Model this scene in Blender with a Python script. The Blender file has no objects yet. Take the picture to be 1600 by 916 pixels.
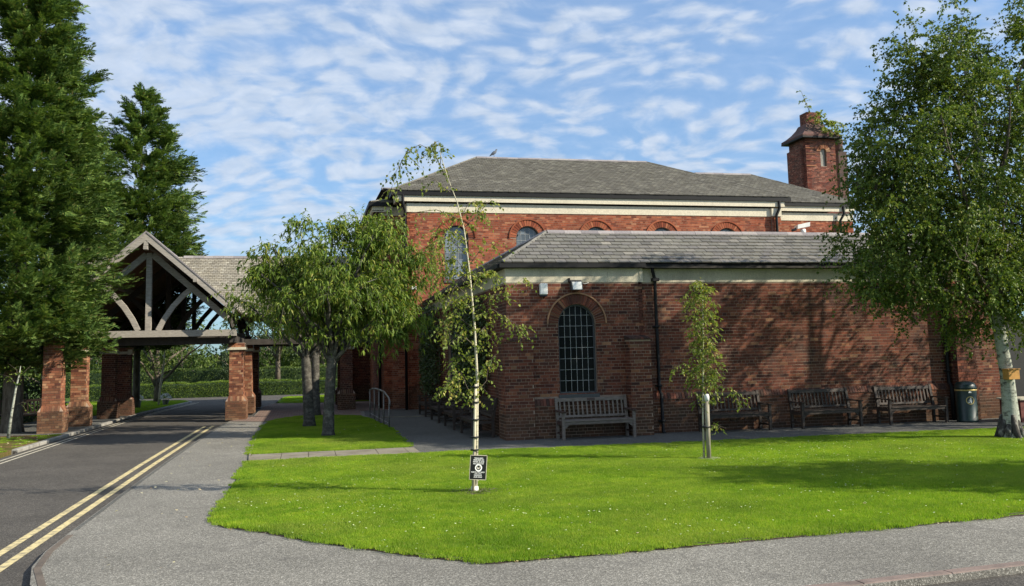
import bpy, math, random
import numpy as np
from mathutils import Vector, Matrix

SC = bpy.context.scene
COL = SC.collection
rad = math.radians
RNG = np.random.default_rng(7)
random.seed(11)

# ------------------------------------------------------------------ camera
cam_d = bpy.data.cameras.new("camera")
cam = bpy.data.objects.new("camera", cam_d)
COL.objects.link(cam)
F_PX = 1411.03
YAW, PIT, ROLL = 0.22622225, 0.11076642, -0.02334051
def _axes():
    cy, sy = math.cos(YAW), math.sin(YAW)
    R = Vector((cy, -sy, 0)); F = Vector((sy, cy, 0)); U = Vector((0, 0, 1))
    F2 = F*math.cos(PIT)+U*math.sin(PIT); U2 = -F*math.sin(PIT)+U*math.cos(PIT)
    c, s = math.cos(ROLL), math.sin(ROLL)
    return c*R+s*U2, -s*R+c*U2, F2
cR, cU, cF = _axes()
M = Matrix((cR, cU, -cF)).transposed().to_4x4()
M.translation = Vector((0, 0, 1.95))
cam.matrix_world = M
cam_d.sensor_width = 36.0
cam_d.lens = 36.0*F_PX/1600
cam_d.shift_y = -(458-400)/1600.0
cam_d.clip_end = 3000
cam_d.clip_start = 0.1
SC.camera = cam

# ------------------------------------------------------------------ sky, sun, exposure
SUN_EL = rad(32); SUN_AZ = math.atan2(0.875, -0.484)
to_sun = Vector((math.sin(SUN_AZ)*math.cos(SUN_EL), math.cos(SUN_AZ)*math.cos(SUN_EL), math.sin(SUN_EL)))
sd = bpy.data.lights.new("sun", 'SUN')
sd.energy = 5.0; sd.angle = rad(0.5); sd.color = (1.0, 0.92, 0.76)
so = bpy.data.objects.new("sun", sd); COL.objects.link(so)
so.rotation_euler = to_sun.to_track_quat('Z', 'Y').to_euler()
so.location = (20, -10, 30)
SC.view_settings.view_transform = 'Standard'
SC.view_settings.look = 'None'
SC.view_settings.gamma = 1
SC.view_settings.exposure = 0.70

W = bpy.data.worlds.new("World"); SC.world = W; W.use_nodes = True
def build_world():
    nt = W.node_tree; N = nt.nodes; L = nt.links
    bg = N['Background']
    sky = N.new('ShaderNodeTexSky'); sky.sky_type = 'NISHITA'; sky.sun_disc = False
    sky.sun_elevation = SUN_EL; sky.sun_rotation = SUN_AZ
    sky.air_density = 1.0; sky.dust_density = 0.6; sky.ozone_density = 2.0
    tc = N.new('ShaderNodeTexCoord')
    sep = N.new('ShaderNodeSeparateXYZ'); L.new(tc.outputs['Generated'], sep.inputs[0])
    def m(op, a, b=None, c=None, clamp=False):
        n = N.new('ShaderNodeMath'); n.operation = op; n.use_clamp = clamp
        for i, v in enumerate((a, b, c)):
            if v is None: continue
            if isinstance(v, (int, float)): n.inputs[i].default_value = v
            else: L.new(v, n.inputs[i])
        return n.outputs[0]
    zz = m('MAXIMUM', sep.outputs[2], 0.0)
    den = m('ADD', zz, 0.24)
    px = m('DIVIDE', sep.outputs[0], den); py = m('DIVIDE', sep.outputs[1], den)
    cmb = N.new('ShaderNodeCombineXYZ'); L.new(px, cmb.inputs[0]); L.new(py, cmb.inputs[1])
    rot = N.new('ShaderNodeMapping'); rot.inputs['Rotation'].default_value = (0, 0, rad(16)); rot.inputs['Scale'].default_value = (1.0, 1.0, 1)
    L.new(cmb.outputs[0], rot.inputs[0])
    # warp
    wn = N.new('ShaderNodeTexNoise'); wn.inputs['Scale'].default_value = 2.6; wn.inputs['Detail'].default_value = 3
    L.new(rot.outputs[0], wn.inputs['Vector'])
    wm = N.new('ShaderNodeVectorMath'); wm.operation = 'MULTIPLY_ADD'
    L.new(wn.outputs['Color'], wm.inputs[0]); wm.inputs[1].default_value = (0.22, 0.22, 0); L.new(rot.outputs[0], wm.inputs[2])
    def noise(scale, detail, rough, sx=1.0, sy=1.0):
        mp = N.new('ShaderNodeMapping'); mp.inputs['Scale'].default_value = (sx, sy, 1); L.new(wm.outputs[0], mp.inputs[0])
        n = N.new('ShaderNodeTexNoise'); n.inputs['Scale'].default_value = scale; n.inputs['Detail'].default_value = detail
        n.inputs['Roughness'].default_value = rough; L.new(mp.outputs[0], n.inputs['Vector'])
        return n.outputs['Fac']
    big = noise(2.0, 2, 0.5, 0.8, 1.0)
    puff = noise(19.0, 5, 0.52, 0.85, 1.0)
    vo = N.new('ShaderNodeTexVoronoi'); vo.feature = 'SMOOTH_F1'; vo.inputs['Scale'].default_value = 19.0; vo.inputs['Smoothness'].default_value = 1.0
    mp = N.new('ShaderNodeMapping'); mp.inputs['Scale'].default_value = (0.9, 1.0, 1); L.new(wm.outputs[0], mp.inputs[0]); L.new(mp.outputs[0], vo.inputs['Vector'])
    pv = m('SUBTRACT', 0.55, vo.outputs['Distance'])
    s = m('ADD', m('ADD', m('MULTIPLY', puff, 0.70), m('MULTIPLY', pv, 0.85)), m('MULTIPLY', big, 0.50))
    s = m('ADD', s, m('MULTIPLY', sep.outputs[0], -0.30))
    mr = N.new('ShaderNodeMapRange'); mr.interpolation_type = 'SMOOTHSTEP'
    L.new(s, mr.inputs['Value']); mr.inputs['From Min'].default_value = 0.40; mr.inputs['From Max'].default_value = 0.84
    mr.inputs['To Min'].default_value = 0.30; mr.inputs['To Max'].default_value = 0.84
    fine = noise(30, 4, 0.6)
    cov = m('MULTIPLY', mr.outputs[0], m('ADD', 0.80, m('MULTIPLY', fine, 0.38)), clamp=True)
    up = m('GREATER_THAN', sep.outputs[2], 0.0)
    cov = m('MULTIPLY', cov, up)
    hz = N.new('ShaderNodeMapRange'); hz.interpolation_type = 'SMOOTHSTEP'; L.new(sep.outputs[2], hz.inputs['Value'])
    hz.inputs['From Min'].default_value = 0.0; hz.inputs['From Max'].default_value = 0.16; hz.inputs['To Min'].default_value = 0.25
    cov = m('MULTIPLY', cov, hz.outputs[0])
    # cloud brightness varies a little
    cr = N.new('ShaderNodeValToRGB'); L.new(puff, cr.inputs[0])
    cr.color_ramp.elements[0].position = 0.3; cr.color_ramp.elements[0].color = (4.2, 5.0, 6.2, 1)
    cr.color_ramp.elements[1].position = 0.7; cr.color_ramp.elements[1].color = (5.7, 6.3, 7.2, 1)
    tint = N.new('ShaderNodeMix'); tint.data_type = 'RGBA'; tint.blend_type = 'MULTIPLY'; tint.inputs[0].default_value = 1
    L.new(sky.outputs[0], tint.inputs[6])
    tr = N.new('ShaderNodeValToRGB'); L.new(sep.outputs[2], tr.inputs[0])
    tr.color_ramp.elements[0].position = 0.0; tr.color_ramp.elements[0].color = (.50, .82, 1.12, 1)
    tr.color_ramp.elements[1].position = 0.40; tr.color_ramp.elements[1].color = (0.84, 1.28, 1.58, 1)
    L.new(tr.outputs[0], tint.inputs[7])
    mix = N.new('ShaderNodeMix'); mix.data_type = 'RGBA'
    L.new(cov, mix.inputs[0]); L.new(tint.outputs[2], mix.inputs[6]); L.new(cr.outputs[0], mix.inputs[7])
    L.new(mix.outputs[2], bg.inputs[0]); bg.inputs[1].default_value = 0.080
build_world()

# ------------------------------------------------------------------ object helpers
ORG = {}
def tag(o, label=None, cat=None, group=None, kind=None):
    if label: o['label'] = label
    if cat: o['category'] = cat
    if group: o['group'] = group
    if kind: o['kind'] = kind
    return o
def empty(name, loc, label=None, cat=None, group=None, rz=0.0):
    o = bpy.data.objects.new(name, None); COL.objects.link(o)
    o.location = loc; o.rotation_euler = (0, 0, rz); o.empty_display_size = 0.3
    ORG[o] = Vector(loc)
    return tag(o, label, cat, group)
def link(name, me, parent=None, loc=None):
    o = bpy.data.objects.new(name, me); COL.objects.link(o)
    if loc is not None: o.location = loc
    if parent is not None: o.parent = parent
    ORG[o] = ORG[parent] if parent is not None and loc is None else (ORG.get(parent, Vector((0,0,0))) + Vector(loc or (0,0,0)))
    return o
def mesh_np(name, V, Fc, mat, parent=None, n=3, smooth=False, mats=None, mi=None):
    """Link one mesh object from numpy arrays (world coordinates; parent's origin taken off)."""
    V = np.asarray(V, np.float32).reshape(-1, 3); Fc = np.asarray(Fc, np.int32).reshape(-1, n)
    if parent is not None: V = V - np.array(ORG[parent], np.float32)
    me = bpy.data.meshes.new(name)
    me.vertices.add(len(V)); me.vertices.foreach_set('co', V.ravel())
    me.loops.add(Fc.size); me.loops.foreach_set('vertex_index', Fc.ravel())
    me.polygons.add(len(Fc)); me.polygons.foreach_set('loop_start', np.arange(len(Fc), dtype=np.int32)*n)
    me.polygons.foreach_set('loop_total', np.full(len(Fc), n, np.int32))
    me.polygons.foreach_set('use_smooth', np.full(len(Fc), smooth, bool))
    if mats:
        for q in mats: me.materials.append(q)
        me.polygons.foreach_set('material_index', np.asarray(mi, np.int32))
    else: me.materials.append(mat)
    me.update(calc_edges=True)
    return link(name, me, parent)

class MB:
    """Collects shapes into one mesh."""
    def __init__(s): s.v = []; s.f = []; s.sm = []
    def add(s, vs, fs, sm=False):
        b = len(s.v); s.v += [tuple(q) for q in vs]; s.f += [[i+b for i in f] for f in fs]; s.sm += [sm]*len(fs); return s
    def box(s, x0, y0, z0, x1, y1, z1):
        return s.add([(x0,y0,z0),(x1,y0,z0),(x1,y1,z0),(x0,y1,z0),(x0,y0,z1),(x1,y0,z1),(x1,y1,z1),(x0,y1,z1)],
                     [(0,3,2,1),(4,5,6,7),(0,1,5,4),(1,2,6,5),(2,3,7,6),(3,0,4,7)])
    def bar(s, a, b, w, h, up=(0,0,1)):
        """square bar from a to b, width w (sideways) and height h (along up)"""
        a = Vector(a); b = Vector(b); d = (b-a).normalized(); up = Vector(up)
        if abs(d.dot(up)) > .99: up = Vector((0,1,0))
        sd_ = d.cross(up).normalized(); u = sd_.cross(d).normalized()
        vs = [p + sd_*i*w/2 + u*j*h/2 for p in (a, b) for i, j in ((-1,-1),(1,-1),(1,1),(-1,1))]
        return s.add(vs, [(0,1,2,3),(7,6,5,4),(0,4,5,1),(1,5,6,2),(2,6,7,3),(3,7,4,0)])
    def tube(s, pts, rs, n=8, cap=True, sm=True):
        pts = [Vector(p) for p in pts]
        if isinstance(rs, (int, float)): rs = [rs]*len(pts)
        vs = []; fs = []; ref = None
        for i, p in enumerate(pts):
            d = (pts[min(i+1, len(pts)-1)]-pts[max(i-1, 0)])
            d = d.normalized() if d.length > 1e-9 else Vector((0,0,1))
            if ref is None: ref = Vector((1,0,0)) if abs(d.x) < .9 else Vector((0,1,0))
            x = (ref - d*ref.dot(d)); x = x.normalized() if x.length > 1e-6 else d.orthogonal().normalized()
            ref = x; y = d.cross(x)
            for k in range(n):
                a = 2*math.pi*k/n; vs.append(p + (x*math.cos(a)+y*math.sin(a))*rs[i])
        for i in range(len(pts)-1):
            for k in range(n):
                k2 = (k+1) % n; fs.append((i*n+k, i*n+k2, (i+1)*n+k2, (i+1)*n+k))
        if cap: fs.append(tuple(range(n-1, -1, -1))); fs.append(tuple((len(pts)-1)*n+k for k in range(n)))
        return s.add(vs, fs, sm)
    def prism(s, pts, d):
        """flat outline pts pushed along vector d"""
        n = len(pts); P = [Vector(p) for p in pts]; Q = [p+Vector(d) for p in P]
        return s.add(P+Q, [tuple(range(n))[::-1], tuple(range(n, 2*n))] + [(i, (i+1) % n, n+(i+1) % n, n+i) for i in range(n)])
    def lathe(s, prof, n=16, c=(0,0,0), cap=True):
        vs = []; fs = []
        for r, z in prof:
            for k in range(n):
                a = 2*math.pi*k/n; vs.append((c[0]+r*math.cos(a), c[1]+r*math.sin(a), c[2]+z))
        for i in range(len(prof)-1):
            for k in range(n):
                k2 = (k+1) % n; fs.append((i*n+k, i*n+k2, (i+1)*n+k2, (i+1)*n+k))
        if cap: fs.append(tuple(range(n-1, -1, -1))); fs.append(tuple((len(prof)-1)*n+k for k in range(n)))
        return s.add(vs, fs, True)
    def mesh(s, name, mat, off=Vector((0,0,0))):
        me = bpy.data.meshes.new(name)
        me.from_pydata([(v[0]-off[0], v[1]-off[1], v[2]-off[2]) for v in s.v], [], s.f)
        me.polygons.foreach_set('use_smooth', s.sm)
        me.materials.append(mat); me.update(); return me
    def build(s, name, mat, parent=None, bevel=0.0):
        off = ORG[parent] if parent is not None else Vector((0,0,0))
        o = link(name, s.mesh(name, mat, off), parent)
        if bevel:
            b = o.modifiers.new('bevel', 'BEVEL'); b.width = bevel; b.segments = 1; b.limit_method = 'ANGLE'
        return o
def copy_tree(o, parent=None, keep=None):
    c = o.copy(); COL.objects.link(c)
    if parent is not None: c.parent = parent
    for ch in list(o.children): copy_tree(ch, c)
    return c

# ------------------------------------------------------------------ materials
def new_mat(name):
    m = bpy.data.materials.new(name); m.use_nodes = True
    nt = m.node_tree; b = nt.nodes['Principled BSDF']
    return m, nt, nt.nodes, nt.links, b
def setc(b, col=None, rough=0.8, metal=0.0, spec=0.5):
    if col is not None: b.inputs['Base Color'].default_value = (*col, 1)
    b.inputs['Roughness'].default_value = rough; b.inputs['Metallic'].default_value = metal
    b.inputs['Specular IOR Level'].default_value = spec
def pos_noise(N, L, scale, detail=4, rough=.55, stretch=None, coord='pos'):
    if coord == 'pos':
        g = N.new('ShaderNodeNewGeometry').outputs['Position']
    else:
        g = N.new('ShaderNodeTexCoord').outputs['Object']
    if stretch:
        mp = N.new('ShaderNodeMapping'); mp.inputs['Scale'].default_value = stretch; L.new(g, mp.inputs[0]); g = mp.outputs[0]
    n = N.new('ShaderNodeTexNoise'); n.inputs['Scale'].default_value = scale; n.inputs['Detail'].default_value = detail
    n.inputs['Roughness'].default_value = rough; L.new(g, n.inputs['Vector']); return n.outputs['Fac']
def ramp(N, L, fac, stops, interp='LINEAR'):
    r = N.new('ShaderNodeValToRGB'); r.color_ramp.interpolation = interp
    while len(r.color_ramp.elements) < len(stops): r.color_ramp.elements.new(0.5)
    for e, (p, c) in zip(r.color_ramp.elements, stops): e.position = p; e.color = (*c, 1)
    L.new(fac, r.inputs[0]); return r.outputs[0]
def mixc(N, L, fac, a, b, mode='MIX'):
    m = N.new('ShaderNodeMix'); m.data_type = 'RGBA'; m.blend_type = mode
    for i, v in ((0, fac), (6, a), (7, b)):
        if isinstance(v, (int, float)): m.inputs[i].default_value = v
        elif isinstance(v, tuple): m.inputs[i].default_value = (*v, 1)
        else: L.new(v, m.inputs[i])
    return m.outputs[2]
def mathn(N, L, op, a, b=0.0, clamp=False):
    n = N.new('ShaderNodeMath'); n.operation = op; n.use_clamp = clamp
    for i, v in enumerate((a, b)):
        if isinstance(v, (int, float)): n.inputs[i].default_value = v
        else: L.new(v, n.inputs[i])
    return n.outputs[0]
def bump(N, L, b, h, strength=.4, dist=.01):
    n = N.new('ShaderNodeBump'); n.inputs['Strength'].default_value = strength; n.inputs['Distance'].default_value = dist
    L.new(h, n.inputs['Height']); L.new(n.outputs[0], b.inputs['Normal'])
def island(N, L):
    """random number per loose piece, different for separate objects too"""
    g = N.new('ShaderNodeNewGeometry').outputs['Random Per Island']; o = N.new('ShaderNodeObjectInfo').outputs['Random']
    s = mathn(N, L, 'ADD', g, o); return mathn(N, L, 'FRACT', s)

def mat_brick(name, stops, soot=0.55, soot_col=(0.045, 0.035, 0.03), buff=True):
    m, nt, N, L, b = new_mat(name); setc(b, rough=.92, spec=.15)
    r = island(N, L); c = ramp(N, L, r, stops, 'CONSTANT')
    r2 = mathn(N, L, 'FRACT', mathn(N, L, 'MULTIPLY', r, 37.7))
    c = mixc(N, L, 1.0, c, ramp(N, L, r2, [(0, (.68, .68, .7)), (1, (1.25, 1.2, 1.15))]), 'MULTIPLY')
    fine = pos_noise(N, L, 60, 4, .7)
    c = mixc(N, L, 1.0, c, ramp(N, L, fine, [(.3, (.72, .7, .7)), (.7, (1.2, 1.2, 1.2))]), 'MULTIPLY')
    big = pos_noise(N, L, 0.9, 5, .65, (1, 1, .8))
    sf = ramp(N, L, big, [(.48, (0, 0, 0)), (.72, (1, 1, 1))])
    sf2 = mathn(N, L, 'MULTIPLY', sf, soot)
    c = mixc(N, L, sf2, c, soot_col)
    streak = pos_noise(N, L, 2.2, 4, .6, (1, 1, .25))
    c = mixc(N, L, mathn(N, L, 'MULTIPLY', ramp(N, L, streak, [(.55, (0, 0, 0)), (.8, (1, 1, 1))]), soot*.6), c, soot_col)
    sp = N.new('ShaderNodeSeparateXYZ'); L.new(N.new('ShaderNodeNewGeometry').outputs['Position'], sp.inputs[0])
    dn = mathn(N, L, 'SUBTRACT', 1.0, mathn(N, L, 'MULTIPLY', mathn(N, L, 'SUBTRACT', sp.outputs[2], mathn(N, L, 'MULTIPLY', big, 1.1)), 2.6), True)
    c = mixc(N, L, mathn(N, L, 'MULTIPLY', dn, .55), c, (.055, .045, .028))
    L.new(c, b.inputs['Base Color']); bump(N, L, b, fine, .25, .002); return m
STD = [(0, (.130, .046, .030)), (.2, (.160, .057, .036)), (.42, (.108, .040, .028)), (.56, (.180, .070, .042)), (.7, (.138, .049, .032)),
       (.84, (.085, .034, .026)), (.90, (.22, .10, .056)), (.955, (.26, .14, .08)), (.98, (.066, .030, .025))]
M_BRICK = mat_brick('brick_red', STD, .75)  # soot kept heavy to deepen the wall's shade as well
HALLST = [(0, (.27, .080, .042)), (.22, (.32, .105, .055)), (.42, (.22, .062, .034)), (.58, (.34, .125, .065)), (.74, (.25, .072, .038)), (.90, (.39, .18, .10)), (.96, (.17, .05, .032))]
M_BRICK_HALL = mat_brick('brick_orange_red', HALLST, .3)
M_BRICK_DARK = mat_brick('brick_sooty', [(0, (.10, .05, .04)), (.3, (.14, .055, .04)), (.6, (.075, .042, .036)), (.85, (.16, .07, .045))], .7, (.05, .05, .04))
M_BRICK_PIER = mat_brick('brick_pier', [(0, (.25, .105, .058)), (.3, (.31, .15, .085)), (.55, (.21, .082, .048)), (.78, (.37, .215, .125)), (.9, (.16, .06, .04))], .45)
M_BRICK_CHIM = mat_brick('brick_chimney', [(0, (.15, .05, .038)), (.35, (.21, .07, .048)), (.7, (.10, .042, .034)), (.88, (.28, .13, .095))], .5, (.06, .042, .038))
def mat_simple(name, col, rough=.8, nscale=8, amp=.25, bs=0.0, metal=0.0, spec=.4, stretch=None, coord='pos', detail=5):
    m, nt, N, L, b = new_mat(name); setc(b, rough=rough, metal=metal, spec=spec)
    n = pos_noise(N, L, nscale, detail, .6, stretch, coord)
    lo = tuple(max(0, c*(1-amp)) for c in col); hi = tuple(min(1, c*(1+amp)) for c in col)
    L.new(ramp(N, L, n, [(.3, lo), (.7, hi)]), b.inputs['Base Color'])
    if bs: bump(N, L, b, n, bs, .006)
    return m
def mat_two(name, base, stain, nscale, lo, hi, stretch=None, rough=.85, fine=60, bs=.3, famp=.2):
    m, nt, N, L, b = new_mat(name); setc(b, rough=rough, spec=.3)
    n = pos_noise(N, L, nscale, 6, .65, stretch); f = pos_noise(N, L, fine, 4, .7)
    c = mixc(N, L, ramp(N, L, n, [(lo, (0, 0, 0)), (hi, (1, 1, 1))]), base, stain)
    c = mixc(N, L, 1.0, c, ramp(N, L, f, [(.3, (1-famp,)*3), (.7, (1+famp,)*3)]), 'MULTIPLY')
    L.new(c, b.inputs['Base Color']); bump(N, L, b, f, bs, .005); return m
M_MORTAR = mat_two('mortar', (.36, .26, .19), (.17, .12, .10), 1.2, .4, .7)
M_STONE = mat_two('pale_render', (.54, .49, .37), (.30, .27, .21), 1.1, .52, .8, (1, 1, .35), fine=30)
M_STONE_HALL = mat_two('pale_painted_band', (.62, .56, .43), (.44, .40, .31), .9, .55, .85, (1, 1, .4), fine=20)
M_CAP = mat_two('sooty_tile_cap', (.13, .065, .055), (.06, .045, .04), 2.0, .4, .65, fine=14, famp=.35)
def mat_slate(name, stops, moss=.35):
    m, nt, N, L, b = new_mat(name); setc(b, rough=.62, spec=.4)
    r = island(N, L); c = ramp(N, L, r, stops)
    f = pos_noise(N, L, 30, 5, .7); c = mixc(N, L, 1.0, c, ramp(N, L, f, [(.3, (.7, .7, .7)), (.7, (1.25, 1.25, 1.2))]), 'MULTIPLY')
    g = pos_noise(N, L, 1.6, 6, .7)
    c = mixc(N, L, mathn(N, L, 'MULTIPLY', ramp(N, L, g, [(.5, (0, 0, 0)), (.68, (1, 1, 1))]), moss), c, (.20, .19, .15))
    L.new(c, b.inputs['Base Color']); bump(N, L, b, f, .4, .004); return m
M_SLATE = mat_slate('slate_grey', [(0, (.098, .092, .083)), (.35, (.150, .142, .124)), (.7, (.122, .113, .110)), (.96, (.175, .163, .145)), (1, (.24, .22, .19))])
M_SLATE_HALL = mat_slate('slate_hall', [(0, (.105, .095, .078)), (.4, (.158, .145, .120)), (.7, (.126, .114, .097)), (1, (.21, .195, .16))], .45)
M_SLATE_BACK = mat_simple('roof_underlay', (.03, .03, .03), .9)
M_RIDGE = mat_slate('ridge_tile_grey', [(0, (.19, .17, .18)), (1, (.30, .27, .27))], .2)
M_GUTTER = mat_simple('black_iron_paint', (.009, .009, .010), .6, 20, .4, .15, spec=.25)
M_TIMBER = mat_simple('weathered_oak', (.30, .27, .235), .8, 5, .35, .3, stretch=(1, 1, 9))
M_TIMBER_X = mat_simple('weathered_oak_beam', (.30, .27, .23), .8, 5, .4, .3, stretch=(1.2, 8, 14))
M_TIMBER_D = mat_simple('shaded_oak', (.05, .042, .036), .8, 6, .3, .3)  # darkened oak: shade under roof and eaves put into the colour
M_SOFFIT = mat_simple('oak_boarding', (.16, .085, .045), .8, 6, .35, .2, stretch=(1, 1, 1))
M_LEAD = mat_simple('lead_bar', (.42, .43, .42), .5, 20, .15)
M_FRAME = mat_simple('grey_window_frame', (.055, .06, .065), .6, 20, .25)
M_WINSILL = mat_two('dark_stone_sill', (.075, .078, .08), (.22, .22, .2), 5, .62, .8)
def mat_glass(name, col, rough, spec=.8):
    m, nt, N, L, b = new_mat(name); setc(b, rough=rough, spec=spec)
    r = island(N, L)
    L.new(ramp(N, L, r, [(0, tuple(c*.5 for c in col)), (1, tuple(c*1.4 for c in col))]), b.inputs['Base Color'])
    n = pos_noise(N, L, 9, 3); bump(N, L, b, n, .15, .02); return m
M_GLASS = mat_glass('dark_glass', (.006, .007, .007), .3, .08)
M_GLASS_H = mat_glass('pale_obscured_glass', (.13, .155, .175), .25)
M_BENCH = mat_simple('silvered_teak', (.155, .125, .105), .75, 7, .35, .25, coord='obj', stretch=(1, 1, 5))
M_BENCH_D = mat_simple('dark_teak', (.06, .035, .028), .6, 7, .35, .2, coord='obj')
M_BENCH_B = mat_simple('blackish_bench_wood', (.042, .029, .022), .6, 7, .35, .2, coord='obj')
M_STEEL = mat_simple('galvanised_steel', (.22, .21, .20), .45, 15, .2, metal=.6)
M_WHITE = mat_simple('white_plastic', (.75, .75, .72), .5, 6, .08)
M_SIGN = mat_simple('black_sign_plate', (.008, .008, .009), .4, 6, .2)
M_LETTER = mat_simple('white_lettering', (.8, .8, .78), .6, 6, .05)
M_BIN = mat_simple('dark_green_bin', (.004, .023, .021), .4, 12, .3, spec=.6)
M_GOLD = mat_simple('gold_band', (.55, .42, .15), .4, 12, .15, metal=.3)
M_TANBOX = mat_simple('ochre_wood', (.40, .20, .045), .7, 8, .2)
M_CONC = mat_two('concrete_kerb', (.30, .285, .255), (.16, .15, .13), 2.5, .45, .7, fine=50)
M_SLAB = mat_two('buff_paving_slab', (.225, .20, .155), (.14, .12, .09), 1.7, .45, .7, fine=40)
M_KERB_RED = mat_two('reddish_kerb_stone', (.20, .150, .130), (.12, .095, .085), 2.2, .45, .7, fine=45)
M_KERB_DK = mat_two('dark_kerb_stone', (.13, .105, .085), (.075, .062, .052), 2.2, .45, .7, fine=45)
M_YELLOW = mat_two('yellow_road_paint', (.58, .48, .25), (.22, .19, .13), 11, .44, .66, fine=120)
M_OFFWHITE = mat_two('worn_road_paint', (.50, .46, .36), (.22, .21, .19), 12, .5, .7, fine=120)
M_SOIL = mat_two('dark_soil', (.035, .024, .017), (.07, .05, .03), 12, .45, .7, fine=60, bs=.8)
M_PIGEON = mat_simple('grey_feathers', (.10, .115, .14), .7, 20, .4)
M_TERRA = mat_simple('red_brown_planter', (.13, .035, .025), .7, 8, .2)
def mat_tarmac(name, lo, hi, spk, spots, patch=.18):
    m, nt, N, L, b = new_mat(name); setc(b, rough=.88, spec=.3)
    g = N.new('ShaderNodeNewGeometry').outputs['Position']
    v = N.new('ShaderNodeTexVoronoi'); v.inputs['Scale'].default_value = 85; L.new(g, v.inputs['Vector'])
    bw = N.new('ShaderNodeRGBToBW'); L.new(v.outputs['Color'], bw.inputs[0])
    c = ramp(N, L, bw.outputs[0], [(0.05, lo), (.6, hi), (.93, spk)])
    f = pos_noise(N, L, 22, 6, .8); c = mixc(N, L, 1.0, c, ramp(N, L, f, [(.3, (.66,)*3), (.7, (1.34,)*3)]), 'MULTIPLY')
    big = pos_noise(N, L, .45, 5, .6)
    c = mixc(N, L, 1.0, c, ramp(N, L, big, [(.3, (1-patch,)*3), (.7, (1+patch,)*3)]), 'MULTIPLY')
    sp = pos_noise(N, L, 3.3, 3, .5)
    c = mixc(N, L, ramp(N, L, sp, [(.66, (0, 0, 0)), (.78, (.7, .7, .7))]), c, spots)
    L.new(c, b.inputs['Base Color']); st = pos_noise(N, L, 1.3, 8, .75); c = mixc(N, L, ramp(N, L, st, [(.54, (0, 0, 0)), (.62, (.45, .45, .45)), (.66, (0, 0, 0))]), c, spots)
    L.new(c, b.inputs['Base Color']); bump(N, L, b, mathn(N, L, 'ADD', v.outputs['Distance'], f), .6, .006); return m
M_ROAD = mat_tarmac('asphalt_road', (.038, .034, .030), (.078, .070, .061), (.15, .135, .118), (.042, .037, .033))
M_PATH = mat_tarmac('grey_tarmac_path', (.095, .089, .077), (.182, .172, .150), (.36, .34, .30), (.105, .098, .088), .18)
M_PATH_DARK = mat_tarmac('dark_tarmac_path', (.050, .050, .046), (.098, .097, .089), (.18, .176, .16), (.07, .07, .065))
def mat_pavers():
    m, nt, N, L, b = new_mat('brick_paviours'); setc(b, rough=.9, spec=.2)
    g = N.new('ShaderNodeNewGeometry').outputs['Position']
    br = N.new('ShaderNodeTexBrick'); br.inputs['Scale'].default_value = 1.0; br.inputs['Brick Width'].default_value = .2; br.inputs['Row Height'].default_value = .1
    br.inputs['Mortar Size'].default_value = .006; br.inputs['Color1'].default_value = (.17, .11, .09, 1); br.inputs['Color2'].default_value = (.24, .17, .14, 1); br.inputs['Mortar'].default_value = (.05, .045, .04, 1)
    L.new(g, br.inputs['Vector']); L.new(br.outputs[0], b.inputs['Base Color']); bump(N, L, b, br.outputs[1], -.5, .006); return m
M_PAVER = mat_pavers()
def mat_ground(name, a, c_, scale=1.2, lo=.4, hi=.65, fine=40):
    m, nt, N, L, b = new_mat(name); setc(b, rough=.95, spec=.1)
    n = pos_noise(N, L, scale, 6, .65); f = pos_noise(N, L, fine, 5, .75)
    c = mixc(N, L, ramp(N, L, n, [(lo, (0, 0, 0)), (hi, (1, 1, 1))]), a, c_)
    c = mixc(N, L, 1.0, c, ramp(N, L, f, [(.3, (.6, .6, .6)), (.7, (1.4, 1.4, 1.4))]), 'MULTIPLY')
    L.new(c, b.inputs['Base Color']); bump(N, L, b, f, .8, .02); return m
M_TURF = mat_ground('turf', (.11, .19, .016), (.085, .14, .014))
M_TERRAIN = mat_ground('far_turf', (.06, .11, .02), (.08, .10, .03), .05)
M_MOSS = mat_ground('mossy_litter_ground', (.085, .085, .02), (.17, .105, .05), .9, .42, .6)
def mat_leaf(name, stops, transl=.35, rough=.5, spec=.35, patch=None):
    m, nt, N, L, b = new_mat(name); setc(b, rough=rough, spec=spec)
    r = N.new('ShaderNodeNewGeometry').outputs['Random Per Island']
    c = ramp(N, L, r, stops)
    n = pos_noise(N, L, .8, 3, .5); c = mixc(N, L, 1.0, c, ramp(N, L, n, [(.3, (.75, .8, .8)), (.7, (1.25, 1.18, 1.1))]), 'MULTIPLY')
    L.new(c, b.inputs['Base Color'])
    t = N.new('ShaderNodeBsdfTranslucent'); L.new(mixc(N, L, 1.0, c, (1.3, 1.35, .7), 'MULTIPLY'), t.inputs[0])
    mx = N.new('ShaderNodeMixShader'); mx.inputs[0].default_value = transl
    L.new(b.outputs[0], mx.inputs[1]); L.new(t.outputs[0], mx.inputs[2]); L.new(mx.outputs[0], N['Material Output'].inputs[0]); return m
M_GRASS = mat_leaf('grass_blade', [(0, (.126, .245, .014)), (.5, (.205, .335, .022)), (.88, (.28, .395, .038)), (1, (.37, .375, .09))], .42, .6, .2)
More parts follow.
